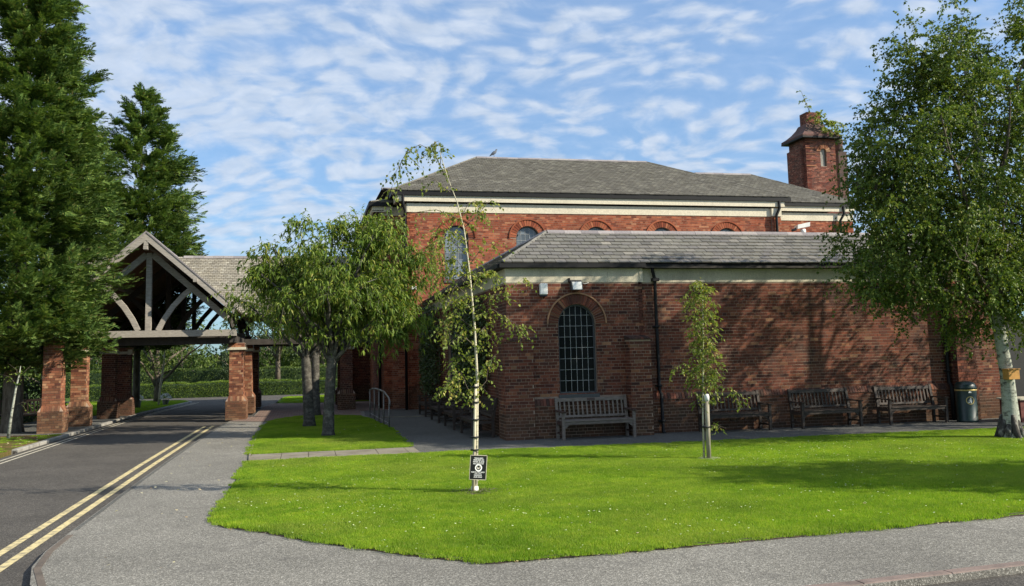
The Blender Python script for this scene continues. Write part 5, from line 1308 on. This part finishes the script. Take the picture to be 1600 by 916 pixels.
def spray_template():
    rn = random.Random(5); B = []; D = []; 
    V = []; F = []
    def rh(p, d, l, w):
        d = Vector(d).normalized(); s_ = d.cross(Vector((rn.uniform(-.25, .25), rn.uniform(-.25, .25), 1))).normalized(); p = Vector(p); b = len(V)
        V.extend([p, p+d*l*.4+s_*w, p+d*l, p+d*l*.4-s_*w]); F.extend([(b, b+1, b+2), (b, b+2, b+3)])
    rh((.50, 0, 0), (1, 0, .05), .52, .06)
    for i in range(6):
        x = .06+i*.14; l = .42*(1-.5*i/6)
        for s_ in (-1, 1):
            a = rad(40+rn.uniform(-9, 9)); zz = rn.uniform(-.14, .18)
            rh((x, 0, 0), (math.cos(a), s_*math.sin(a), zz), l, .052)
    return np.array([tuple(v) for v in V]), np.array(F)
SPV, SPF = spray_template()
def conifer(name, label, base, height, prof, nb, per, size, seed, mat, z0=1.0, trunk_r=.28, group='tall evergreen conifers', upt=.35, lean=(0, 0), side=None):
    """prof: list of (z, radius)"""
    g = np.random.default_rng(seed); rn = random.Random(seed); t = empty(name, (base[0], base[1], 0), label, 'tree', group); bx_, by_ = base
    zs = [q[0] for q in prof]; rs_ = [q[1] for q in prof]
    MB().tube([(bx_, by_, -.1), (bx_, by_, .3), (bx_+lean[0]*.5, by_, height*.5), (bx_+lean[0], by_+lean[1], height-.4)], [trunk_r*1.3, trunk_r, trunk_r*.6, .03], 9).build('trunk', M_BARK, t)
    zb = g.uniform(0, 1, nb); 
    # more branches where the tree is wide
    cand = np.linspace(z0, height-.1, 400); wgt = np.interp(cand, zs, rs_)+.25; cdf = np.cumsum(wgt)/wgt.sum(); zb = np.interp(np.sort(zb), cdf, cand)
    az = g.uniform(0, 2*math.pi, nb)
    if side is not None: az = np.where(g.uniform(0, 1, nb) < .5, side+g.normal(0, 1.0, nb), az)
    R = np.interp(zb, zs, rs_)*g.uniform(.72, 1.12, nb); R = np.maximum(R, .2)
    lump = 1+.14*np.sin(az*3+zb*1.3)+.08*np.sin(zb*2.9+az); R *= lump
    up = upt+.25*(zb/height)
    s = g.uniform(0, 1, (nb, per))**.42*.92+.08
    dirh = np.stack([np.cos(az), np.sin(az), np.zeros(nb)], 1)
    fx = bx_+lean[0]*zb/height; fy = by_+lean[1]*zb/height
    root = np.stack([fx, fy, zb-R*up*.75], 1); 
    P_ = root[:, None]+dirh[:, None]*(R[:, None]*s)[..., None]; P_[..., 2] += (R[:, None]*up[:, None]*s)+(-.10*R[:, None]*s*s)
    sp_ = .14+.30*(1-s)+.0*s; w_ = .18*R[:, None]*(1-s*.5)
    P_ = P_+rvec(g, nb*per).reshape(nb, per, 3)*np.maximum(w_, .15)[..., None]*np.array([1, 1, .55]); n = nb*per; P_ = P_.reshape(-1, 3)
    a = norm(np.repeat(dirh, per, 0)+rvec(g, n)*.55+np.array([0, 0, 1])*(g.uniform(.0, .6, (n, 1)))); u = norm(rvec(g, n)*.6+np.array([0, 0, 1])); b = norm(np.cross(u, a)); c = np.cross(a, b)
    sc = size*g.uniform(.6, 1.25, n)[:, None, None]
    Vt = (SPV[None, :, 0:1]*a[:, None]+SPV[None, :, 1:2]*b[:, None]+SPV[None, :, 2:3]*c[:, None])*sc+P_[:, None]
    ok = P_[:, 2] > z0-.3
    Vt = Vt[ok]; k = len(Vt); F = (np.arange(k)[:, None, None]*len(SPV)+SPF[None]).reshape(-1, 3)
    mesh_np('foliage', Vt.reshape(-1, 3), F, mat, t)
    BP = np.stack([root[:, None][:, 0]+dirh*(R*q_)[:, None]+np.array([0, 0, 1.0])*(R*up*q_)[:, None] for q_ in (0, .35, .7, .95)], 1)
    twig_mesh('branches', BP[::3], .018, M_BARK, t)
    return t
def hedge(name, label, x0, x1, y0, y1, h, mat, n, seed, z=-.13, leaf=.07):
    g = np.random.default_rng(seed); t = empty(name, ((x0+x1)/2, (y0+y1)/2, z), label, 'hedge')
    MB().box(x0+.08, y0+.08, z, x1-.08, y1-.08, z+h-.07).build('woody_core', M_LEAF_BGD, t)
    A = np.array([(x1-x0)*h, (x1-x0)*(y1-y0), (y1-y0)*h*2]); f = g.choice(3, n, p=A/A.sum()); u, v = g.uniform(0, 1, n), g.uniform(0, 1, n)
    X = x0+(x1-x0)*u; Yy = np.where(f == 0, y0, y0+(y1-y0)*v); Zz = np.where(f == 1, h, h*v); sidey = g.uniform(0, 1, n) < .5; X = np.where(f == 2, np.where(sidey, x0, x1), X); Yy = np.where(f == 2, y0+(y1-y0)*u, Yy); Zz = np.where(f == 2, h*v, Zz)
    N_ = np.where((f == 0)[:, None], [0, -1, 0], np.where((f == 1)[:, None], [0, 0, 1], [1, 0, 0])).astype(float)
    B = np.stack([X, Yy, Zz+z+.04*np.sin(X*2.1)+.03*np.sin(X*5+1)], 1)+rvec(g, n)*.05
    leaf_mesh('leaves', B, N_+rvec(g, n)*.8, leaf*g.uniform(.7, 1.3, n), leaf*.6, mat, t, g)
    return t

# ------------------------------------------------------------------ big birch, right
broadleaf('birch_tree', 'large leafy birch with a thick white trunk at the right of the lawn', (14.34, 16.34),
          [(0.02, 0, -.05, .28), (.02, 0, .12, .22), (.03, 0, .35, .175), (.03, 0, .8, .15), (.02, 0, 1.3, .138), (-.04, 0, 1.9, .125), (-.10, .05, 3.2, .11), (-.1, .1, 5.2, .10), (-.2, .1, 7.2, .06), (-.4, .1, 8.8, .03)],
          [(-.8, .1, 4.1, 2.3, 2.2, 1.55), (-1.5, .2, 5.3, 1.7, 1.8, 1.4), (-.9, 0, 6.3, 2.0, 1.9, 1.6), (-1.1, .1, 7.7, 1.35, 1.1, 1.4), (-2.5, .2, 5.6, .9, .9, .9), (-2.95, .1, 3.55, .75, .6, .5), (1.4, .2, 4.6, 2.1, 2.1, 2.0), (1.5, .3, 7.2, 1.7, 1.7, 2.0), (1.5, .1, 9.0, .9, .9, 1.0), (.0, .1, 2.85, 1.9, 1.5, .85), (-2.2, .3, 4.3, 1.2, 1.2, 1.2), (-1.9, .2, 6.1, 1.1, 1.2, 1.0), (-.55, .1, 9.0, .5, .5, .7), (-1.6, 0, 7.4, .7, .7, .7), (-1.9, 0, 3.2, .9, .9, .5)],
          limbs=22, clusters=760, crad=.40, twigs=15, tlen=.46, lpt=13, leaf=.068, lw=.052, seed=3, leafm=M_LEAF_BIRCH, bark=M_BARK_BIRCH, droop=.45, dirdroop=.5, group='birch trees', fork=.58, shell=.55, limbr=.045, twigr=0, limbm=M_BARK)
rt = MB(); 
for k in range(9):
    a = 2*math.pi*k/9+.3; r_ = .25+.08*math.sin(k*2.3); rt.tube([(14.34+.13*math.cos(a), 16.34+.13*math.sin(a), .5-.1*(k % 3)), (14.34+.20*math.cos(a), 16.34+.20*math.sin(a), .16), (14.34+r_*math.cos(a), 16.34+r_*math.sin(a), .0)], [.05, .075, .04], 7)
rt.build('root_flare', M_BARK_BASE, bpy.data.objects['birch_tree'])
broadleaf('birch_tree', 'tall birch standing right of the white trunked birch, its crown cut by the frame', (20.2, 17.0),
          [(0, 0, -.1, .25), (0, 0, 2, .18), (0, 0, 6, .10), (0, 0, 9, .03)],
          [(0, 0, 4.5, 3.0, 2.6, 2.0), (-.4, 0, 6.8, 2.6, 2.4, 1.7), (-.3, 0, 8.3, 1.5, 1.5, 1.1)], limbs=10, clusters=150, crad=.5, twigs=10, tlen=.6, lpt=9, leaf=.085, lw=.065, seed=8, leafm=M_LEAF_BIRCH, bark=M_BARK_BIRCH, group='birch trees', twigr=0)
broadleaf('lime_tree', 'broad lime tree beyond the right edge shading the lawn', (17.6, 7.4),
          [(0, 0, -.1, .25), (0, 0, 2, .18), (0, 0, 6, .10)],
          [(0, 0, 4.8, 2.6, 1.7, 1.2), (-.3, .2, 6.3, 1.8, 1.4, 1.2)], limbs=10, clusters=230, crad=.5, twigs=11, tlen=.6, lpt=9, leaf=.10, lw=.08, seed=9, leafm=M_LEAF_BIRCH, bark=M_BARK, twigr=0)
# ------------------------------------------------------------------ cherries
broadleaf('cherry_tree', 'spreading cherry tree with drooping pale green leaves on the small shaded lawn', (.58, 24.05),
          [(0, 0, -.05, .20), (0, 0, .15, .155), (.02, 0, .8, .135), (.06, 0, 1.5, .13), (.1, 0, 1.95, .13), (.1, .05, 2.5, .09)],
          [(.45, 0, 3.6, 1.75, 1.5, 1.1), (-.7, 0, 3.7, 1.2, 1.2, 1.0), (1.35, 0, 4.3, 1.3, 1.2, 1.0), (-.2, 0, 4.4, 1.4, 1.3, .75), (1.75, -.2, 3.0, .8, .9, .6), (-.6, 0, 5.2, .35, .4, .55), (-1.5, 0, 4.3, .5, .5, .7), (1.1, 0, 5.2, .7, .6, .6), (2.2, 0, 4.6, .5, .5, .6), (.2, 0, 5.3, .3, .3, .5)],
          limbs=22, clusters=225, crad=.36, twigs=11, tlen=.5, lpt=9, leaf=.160, lw=.050, seed=12, leafm=M_LEAF_CHERRY, bark=M_BARK_CHERRY, long_=True, droop=.18, dirdroop=.42, group='cherry trees', fork=.72, shell=.5, limbr=.06, twigr=.005)
broadleaf('cherry_tree', 'second cherry just behind the first, with a mossy darker trunk', (.12, 27.9),
          [(0, 0, -.05, .22), (0, 0, .2, .17), (-.05, 0, 1.0, .145), (-.1, 0, 1.9, .14), (-.1, .05, 2.4, .10)],
          [(-.7, 0, 3.8, 1.7, 1.6, 1.2), (.8, 0, 3.9, 1.7, 1.6, 1.2), (-.2, 0, 4.8, 1.2, 1.2, .6)],
          limbs=16, clusters=110, crad=.35, twigs=10, tlen=.45, lpt=8, leaf=.13, lw=.045, seed=13, leafm=M_LEAF_CHERRY, bark=M_BARK_CHERRY, long_=True, droop=.4, dirdroop=.55, group='cherry trees', fork=.7, shell=.45, twigr=.005)
broadleaf('cherry_tree', 'third cherry in the row behind the small shaded lawn, beyond the first two', (.35, 33.2),
          [(0, 0, -.05, .24), (0, 0, .2, .18), (0, 0, 1.0, .15), (0, 0, 2.1, .14), (0, .05, 2.6, .08)],
          [(-.9, 0, 3.9, 1.6, 1.6, 1.1), (.6, 0, 4.0, 1.6, 1.5, 1.1)],
          limbs=14, clusters=70, crad=.4, twigs=9, tlen=.45, lpt=8, leaf=.14, lw=.05, seed=14, leafm=M_LEAF_CHERRY, bark=M_BARK_CHERRY, long_=True, droop=.4, dirdroop=.5, group='cherry trees', fork=.7, shell=.5, twigr=0)
# ------------------------------------------------------------------ young birch sapling with sign
def sapling(name, label, base, trunk, branches, leafm, bark, leaf, lw, seed, per_m=26, group=None, sub=.22, droop=.5, long_=False, clump=1, dk=1.0):
    g = np.random.default_rng(seed); t = empty(name, (base[0], base[1], 0), label, 'tree', group); bx_, by_ = base
    T = [(bx_+a, by_+b, z) for a, b, z, r in trunk]; MB().tube(T, [q[3] for q in trunk], 8).build('trunk', bark, t)
    Bs = []; Ds = []; tw = []; bm = MB()
    def put(pts_, dens, sl):
        P_ = np.array(pts_, float); L_ = np.linalg.norm(np.diff(P_, axis=0), axis=1); tot = L_.sum(); k = max(2, int(tot*dens)); cum = np.concatenate([[0], np.cumsum(L_)])
        for s in g.uniform(0, tot, k):
            i = min(np.searchsorted(cum, s)-1, len(L_)-1); i = max(i, 0); p = P_[i]+(P_[i+1]-P_[i])*(s-cum[i])/L_[i]; d = rvec(g, 1)[0]*[1, 1, .6]+norm(P_[i+1]-P_[i])*.5+np.array([0, 0, -.1]); d = norm(d); l = sl*g.uniform(.5, 1.3)
            q_ = np.stack([p+d*l*s_+np.array([0, 0, -1.0])*l*droop*s_*s_ for s_ in (0, .25, .5, .75, 1)]); tw.append(q_)
            for s_ in np.linspace(.25, 1, 4+clump):
                j = s_*4; a = min(int(j), 3); b_ = q_[a]+(q_[a+1]-q_[a])*(j-a); Bs.append(b_+rvec(g, 1)[0]*.012); Ds.append(norm(rvec(g, 1)[0]*.7+norm(q_[a+1]-q_[a])*.5+np.array([0, 0, -.45])))
    for br in branches:
        dens = br[0]; pts_ = [(bx_+a, by_+b, z) for a, b, z in br[1:]]
        r0 = .0065; MB().tube(pts_, [r0*(1-.75*i/(len(pts_)-1)) for i in range(len(pts_))], 5).build('branch', M_BARK, t); put(pts_, dens*dk, sub)
    twig_mesh('twigs', np.array(tw), .0022, M_BARK, t)
    n = len(Bs); leaf_mesh('leaves', np.array(Bs), np.array(Ds), leaf*g.uniform(.7, 1.25, n), lw*g.uniform(.8, 1.2, n), leafm, t, g, long_)
    return t
ysap = sapling('birch_sapling', 'slender young birch leaning over the front lawn with its sparse top arching left', (2.40, 13.12),
        [(0, 0, 0, .032), (.03, 0, .8, .025), (.055, 0, 1.6, .021), (.03, 0, 2.4, .017), (-.03, 0, 3.2, .013), (-.10, 0, 3.83, .010), (-.20, 0, 4.25, .008), (-.33, 0, 4.6, .006), (-.42, 0, 4.9, .005), (-.47, 0, 5.1, .003)],
        [(22, (-.40, 0, 4.7), (-.55, -.05, 5.0), (-.75, -.05, 5.1), (-.95, -.1, 4.98), (-1.1, -.1, 4.7), (-1.2, -.1, 4.35)),
         (20, (-.45, 0, 4.75), (-.42, .05, 5.05), (-.45, .1, 5.2), (-.6, .1, 5.1)),
         (10, (-.30, 0, 4.4), (-.55, .0, 4.6), (-.85, 0, 4.55)),
         (12, (-.18, 0, 4.0), (-.5, .1, 4.15), (-.85, .1, 4.1), (-1.15, .1, 3.95), (-1.25, .1, 3.7)),
         (12, (-.12, 0, 3.85), (.15, .1, 4.1), (.35, .1, 4.35)),
         (30, (-.08, 0, 3.65), (-.3, .05, 3.85), (-.5, .1, 3.8), (-.6, .1, 3.5)),
         (30, (-.02, 0, 3.1), (-.2, .1, 3.4), (-.38, .1, 3.4), (-.45, .1, 3.15)),
         (30, (0, 0, 2.95), (.15, .1, 3.2), (.32, .1, 3.25), (.42, .1, 3.1)),
         (28, (.01, 0, 2.7), (-.2, .1, 2.85), (-.36, .05, 2.7), (-.4, .05, 2.45)),
         (28, (.03, 0, 2.2), (.2, .1, 2.4), (.3, .1, 2.3)),
         (26, (-.15, 0, 4.0), (-.02, .1, 4.25), (.1, .1, 4.3), (.2, .1, 4.1)),
         (26, (-.06, 0, 3.45), (-.35, -.1, 3.7), (-.55, -.1, 3.65), (-.65, -.1, 3.3)),
         (18, (-.04, 0, 3.3), (.2, .1, 3.6), (.4, .1, 3.7)),
         (20, (-.03, 0, 3.0), (-.3, .1, 3.25), (-.5, .1, 3.1), (-.55, .1, 2.8)),
         (20, (0, 0, 2.8), (-.25, -.1, 3.0), (-.4, -.1, 2.8)),
         (16, (.02, 0, 2.55), (.3, -.1, 2.85), (.55, -.1, 2.9), (.75, -.1, 3.1)),
         (22, (.02, 0, 2.5), (.3, .0, 2.65), (.55, 0, 2.5), (.85, 0, 2.3)),
         (20, (.03, 0, 2.35), (-.25, .1, 2.6), (-.4, .1, 2.45), (-.42, .1, 2.1)),
         (14, (.04, 0, 2.1), (-.2, -.1, 2.3), (-.35, -.1, 2.1)),
         (22, (.05, 0, 1.75), (-.15, .1, 2.0), (-.3, .1, 1.9), (-.35, .1, 1.6)),
         (24, (.06, 0, 1.45), (.2, .05, 1.6), (.25, .05, 1.9), (.38, .05, 2.0)),
         (22, (.06, 0, 1.35), (-.1, -.05, 1.5), (-.2, -.05, 1.75), (-.35, -.05, 1.55)),
         (18, (.06, 0, 1.30), (-.12, .05, 1.42), (-.35, .05, 1.5), (-.5, .05, 1.45))],
        M_LEAF_YOUNG, M_BARK_SAP, .055, .040, 21, group='newly planted saplings', sub=.22, dk=1.55)
MB().tube([(2.35, 13.06, 0), (2.39, 13.07, .8), (2.42, 13.07, 1.56)], [.022, .021, .020], 8).build('stake', M_STAKE, ysap)
for z in (.62, .80, 1.05, 1.30, 1.52): MB().tube([(2.375+.04*z/1.5, 13.09, z-.01), (2.375+.04*z/1.5, 13.09, z+.01)], .062, 10).build('tie', M_TIE, ysap)
MB().lathe([(.055, 0), (.052, .09)], 12, (2.385, 13.10, .01)).build('base_guard', M_WHITE, ysap)
mb = MB(); gl = [(2.40+ .44*math.cos(a)*(1+.12*math.sin(3*a)), 13.1+.30*math.sin(a)*(1+.1*math.cos(5*a)), .033+.0*a) for a in [2*math.pi*k/26 for k in range(26)]]
mb.add(gl, [tuple(range(26))]); mb.build('bare_soil', M_SOIL)['kind'] = 'structure'
scatter_discs('wood_chips', [(2.40+random.gauss(0, .2), 13.1+random.gauss(0, .13)) for _ in range(260)], .006, .02, .036, .055, M_BARK, 4)
# rowan sapling with stout stake
brs = []
rg_ = random.Random(4)
for k in range(34):
    z = 1.25+k*.058; a = k*2.4; r = .16+.10*math.sin(k*1.7)**2; brs.append((26, (.02*math.sin(z), 0, z), (r*.6*math.cos(a), r*.6*math.sin(a), z+.10), (r*1.25*math.cos(a), r*1.25*math.sin(a), z+.06)))
brs += [(16, (0, 0, 1.35), (-.25, 0, 1.62), (-.45, 0, 1.72), (-.62, 0, 1.60)), (16, (.02, 0, 1.0), (.3, -.05, 1.35), (.55, -.05, 1.2), (.72, -.05, 1.0)), (14, (.02, 0, .55), (.2, 0, .62), (.4, 0, .55)),
        (20, (-.03, 0, 1.1), (-.1, .05, 1.2), (-.15, .05, 1.0)), (10, (.2, 0, 1.3), (.32, 0, 1.5), (.34, 0, 1.7))]
rsap = sapling('rowan_sapling', 'short columnar rowan sapling tied to a stout stake on the lawn', (7.12, 15.5),
        [(-.07, 0, 0, .020), (-.05, 0, .8, .018), (-.01, 0, 1.6, .016), (.03, 0, 2.4, .012), (.06, 0, 3.2, .006)], brs, M_LEAF_YOUNG, M_BARK_SAP, .075, .034, 22, group='newly planted saplings', sub=.17, droop=.25, dk=1.5)
MB().tube([(7.12, 15.44, 0), (7.13, 15.44, 1.12)], .040, 12).build('stake', M_STAKE_M, rsap); MB().lathe([(.044, 0), (.048, .08), (.036, .12), (0, .13)], 12, (7.13, 15.44, 1.06)).build('stake_cap', M_WHITE, rsap)
MB().tube([(7.10, 15.46, .58), (7.10, 15.46, .61)], .075, 10).build('tie', M_TIE, rsap)
MB().lathe([(.22, 0), (.20, .015)], 9, (7.16, 15.5, .025)).build('base_disc', M_CONC, rsap)
# thin leaning birch by the left verge
sapling('birch_sapling', 'thin leaning birch with white bark on the left verge before the conifers', (-8.02, 27.9), [(0, 0, -.05, .05), (.05, 0, .6, .036), (.15, 0, 1.4, .028), (.22, 0, 1.75, .02), (.25, 0, 2.0, .008)],
        [(14, (.17, 0, 1.45), (0, 0, 1.7), (-.3, 0, 1.8)), (14, (.22, 0, 1.7), (.5, 0, 2.0)), (14, (.2, 0, 1.6), (.15, 0, 1.9), (-.1, 0, 2.1)), (8, (.1, 0, .9), (.35, 0, 1.0), (.5, 0, .95))], M_LEAF_BIRCH, M_BARK_BIRCH, .06, .045, 31, group='newly planted saplings', sub=.25)
sapling('staked_sapling', 'thin staked sapling on the grass island beyond the portico', (-7.0, 46.8), [(.1, 0, -.05, .05), (.18, 0, 1, .045), (.3, 0, 2.0, .04), (.35, 0, 3.0, .02)],
        [(8, (.3, 0, 2.0), (.7, 0, 2.4)), (8, (.3, 0, 2.0), (-.1, 0, 2.5)), (8, (.32, 0, 2.4), (.6, 0, 3.0))], M_LEAF_YOUNG, M_STAKE, .09, .06, 32, sub=.3)
# weeds growing on the chimney
wd = sapling('chimney_weed', 'leafy weed growing out of the chimney tower cap', (31.2, 50.3), [(0, 0, 16.9, .02), (-.3, 0, 17.6, .012), (-.55, 0, 18.3, .006)],
        [(9, (0, 0, 17.0), (-.3, 0, 17.7), (-.55, 0, 18.3)), (26, (.2, -.2, 16.3), (.7, -.5, 16.3), (1.4, -.6, 15.9)), (22, (.9, -.4, 16.2), (1.6, -.3, 16.3), (2.1, -.2, 16.1)), (18, (0, -.2, 16.4), (.3, -.3, 16.9), (.8, -.3, 16.8)), (20, (.3, -.7, 15.8), (.9, -.8, 15.6), (1.8, -.8, 15.3))], M_LEAF_YOUNG, M_BARK, .16, .12, 33, sub=.35, droop=.3)
wd['category'] = 'plant'
# climbers on the side wall
def climber(label, y0, y1, z0, z1, n, seed):
    g = np.random.default_rng(seed); t = empty('climbing_shrub', (4.55, (y0+y1)/2, 0), label, 'plant', 'climbing shrubs on the side wall')
    st = MB()
    for k in range(6): y = y0+(y1-y0)*(k+.5)/6; st.tube([(4.5, (y0+y1)/2+(y-(y0+y1)/2)*.3, 0), (4.55, y, z0+.3), (4.6, y+.2*math.sin(k), z1*.9)], [.03, .02, .01], 5)
    st.build('stems', M_BARK, t)
    u = g.uniform(-1, 1, n); v = g.uniform(-1, 1, n); ok = (u*u)**1.5+(v*v)**1.5 < 1.05; u, v = u[ok], v[ok]; m_ = len(u)
    B = np.stack([4.62-g.uniform(.02, .5, m_)*(1-.6*u*u), (y0+y1)/2+u*(y1-y0)/2, (z0+z1)/2+v*(z1-z0)/2+.1*np.sin(u*7)], 1)
    leaf_mesh('leaves', B, rvec(g, m_)*.7+np.array([-.5, -.2, -.4]), .11*g.uniform(.6, 1.2, m_), .06, M_IVY, t, g)
climber('leafy climbing shrub on the shaded side wall behind the leaning sapling', 22.9, 27.2, .9, 3.5, 5200, 41)
climber('denser climbing shrub at the far end of the shaded side wall', 31.2, 35.0, .7, 3.9, 4200, 42)
# ------------------------------------------------------------------ conifers
conifer('conifer', 'tallest dark green conifer filling the left edge above the drive', (-8.7, 30.6), 18.5, [(1.8, 1.3), (2.6, 2.3), (4, 2.55), (7, 2.45), (9.6, 2.1), (11.8, 1.7), (13.9, 1.25), (16, .8), (18.5, .1)], 760, 30, .44, 51, M_LEAF_CON, 2.0, .3, side=-.9)
conifer('conifer', 'broad conifer cut by the left edge of the frame beside the tallest one', (-12.6, 29.5), 17.5, [(1.8, 2.0), (3, 3.0), (7, 3.0), (11, 2.3), (14, 1.6), (17.5, .1)], 360, 20, .56, 52, M_LEAF_CON, 2.2, .3, side=-.5)
conifer('conifer', 'separate conifer with a ragged top behind the portico gable', (-7.55, 44.6), 15.0, [(1.5, 1.6), (3, 2.1), (6, 2.4), (9, 2.25), (11.5, 1.85), (13.4, 1.1), (15, .15)], 560, 24, .50, 53, M_LEAF_CON, 2.9, .17, side=-.7)
conifer('conifer', 'darker conifer between the tallest one and the ragged topped one', (-10.0, 41.5), 13.6, [(1.5, 1.6), (4, 2.4), (8, 2.3), (11, 1.5), (13.6, .1)], 260, 20, .60, 54, M_LEAF_CON, 2.6, .18, side=-.7)
# ------------------------------------------------------------------ beyond the portico
hedge('clipped_hedge', 'low clipped hedge with a sunlit top across the drive beyond the portico', -12.5, -4.35, 58.2, 59.4, .90, M_HEDGE, 9000, 61)
hedge('clipped_hedge', 'low clipped hedge beyond the drive seen right of the portico piers', -3.1, 4.5, 58.6, 59.8, .90, M_HEDGE, 8000, 62)
hedge('tall_hedge', 'taller dark hedge behind the low clipped hedges', -16, 8, 66, 67.2, 1.65, M_LEAF_BG, 14000, 63, leaf=.10)
def bush(label, x, y, rx, ry, h, mat, n, seed, name='rounded_bush'):
    g = np.random.default_rng(seed); t = empty(name, (x, y, -.13), label, 'bush'); 
    MB().tube([(x, y, -.15), (x, y, h*.6)], [.12, .05], 6).build('stem', M_BARK, t)
    d = rvec(g, n); d[:, 2] = np.abs(d[:, 2]); r = g.uniform(.75, 1.0, (n, 1)); B = np.array([x, y, -.1])+d*r*np.array([rx, ry, h]); leaf_mesh('leaves', B, d+rvec(g, n)*.7, .11*g.uniform(.7, 1.2, n), .07, mat, t, g)
bush('dark rounded bush at the end of the low hedge beyond the portico', -4.35, 60.8, 1.5, 1.3, 1.95, M_LEAF_BGD, 5000, 64)
def bgtree(label, x, y, h, r, seed, mat, name='garden_tree', z0=1.6, cl=60, leaf=.2, group='trees beyond the drive'):
    rn = random.Random(seed); lobes = [(rn.uniform(-.3, .3)*r, rn.uniform(-.3, .3)*r, z0+(h-z0)*f, r*k*rn.uniform(.8, 1.1), r*k, (h-z0)*.26) for f, k in ((.25, .85), (.5, 1.0), (.78, .65))]
    return broadleaf(name, label, (x, y), [(0, 0, -.15, .20), (0, 0, z0*.7, .15), (0, 0, h*.6, .06)], lobes, limbs=9, clusters=cl, crad=.5, twigs=8, tlen=.7, lpt=8, leaf=leaf, lw=leaf*.6, seed=seed, leafm=mat, bark=M_BARK, group=group, twigr=0, fork=.4, shell=.5, limbr=.09)
bgtree('evergreen garden tree with low drooping skirts seen through the portico', -7.6, 51.0, 6.0, 2.5, 71, M_LEAF_BG, z0=1.0, cl=90, leaf=.12)
bgtree('loose branched tree at the left in the portico opening', -10.2, 53.5, 6.5, 2.4, 72, M_LEAF_BG, z0=1.5, cl=70, leaf=.12)
bgtree('pale trunked spreading tree right of the portico piers beyond the drive', -1.75, 61.5, 7.0, 3.4, 73, M_LEAF_BGD, z0=2.6, cl=80, leaf=.15)
specs = [(-14, 72, 7, 3.2, M_LEAF_BG), (-9.5, 76, 6.0, 3, M_LEAF_BG), (-5.5, 84, 6.5, 3, M_LEAF_BGD), (-2.2, 80, 4.6, 2.4, M_LEAF_BG), (1.5, 78, 5, 2.6, M_LEAF_BG), (5, 82, 7, 3.2, M_LEAF_BGD), (-18, 70, 8, 3.5, M_LEAF_BGD), (-24, 66, 9, 4, M_LEAF_BG)]
labs = ['far tree at the left behind the tall hedge', 'light green far tree behind the tall hedge left of centre', 'dark far tree in the portico opening above the rounded bush', 'small bright far tree right of the portico piers', 'bright far tree just left of the cherry trunks', 'dark far tree hidden mostly by the cherries', 'dark far tree behind the tallest conifer', 'leafy far tree beyond the left verge']
for k, (x, y, h, r, m_) in enumerate(specs): bgtree(labs[k], x, y, h, r, 80+k, m_, z0=.8, cl=45, leaf=.26)
# distant wood along the horizon
g = np.random.default_rng(99); n = 60000
xx = g.uniform(-160, 160, n); prof_ = 5.5+2.2*np.sin(xx*.11)+1.6*np.sin(xx*.29+1)+1.0*np.sin(xx*.7+2); zz = prof_*g.uniform(0, 1, n)**.8; yy = 125+g.uniform(-3, 3, n)+4*np.sin(xx*.2)
leaf_mesh('distant_wood', np.stack([xx, yy, zz], 1), rvec(g, n), .9*g.uniform(.6, 1.3, n), .8, M_LEAF_BG, None, g, kind='stuff')
# flower pots left on the island edge
for k, (x, y) in enumerate(((-7.75, 46.3), (-6.55, 46.6))):
    t = empty('flower_pot', (x, y, 0), ('pot of white flowers left of the staked sapling on the grass island', 'pot of white flowers right of the staked sapling on the grass island')[k], 'flower pot')
    MB().lathe([(.11, 0), (.16, .25), (.17, .27)], 10, (x, y, 0)).build('pot', M_CONC, t)
    g2 = np.random.default_rng(k); d = rvec(g2, 120); d[:, 2] = abs(d[:, 2]); leaf_mesh('blooms', np.array([x, y, .28])+d*.22, d, .09, .08, M_WHITE, t, g2)
for k, (x, y, h_, lb) in enumerate(((-11.0, 35.6, 2.2, 'added dark shrub deepening the conifer shade behind the left bench'), (-11.6, 33.0, 2.4, 'added dark shrub blocking light at the left frame edge under the conifers'), (-10.6, 39.0, 1.6, 'low added dark shrub blocking light behind the left portico piers'))):
    bush(lb, x, y, 1.5, 1.4, h_, M_LEAF_BGD, 3500, 160+k, 'shade_shrub')  # shrubs added to block light and darken the area under the conifers
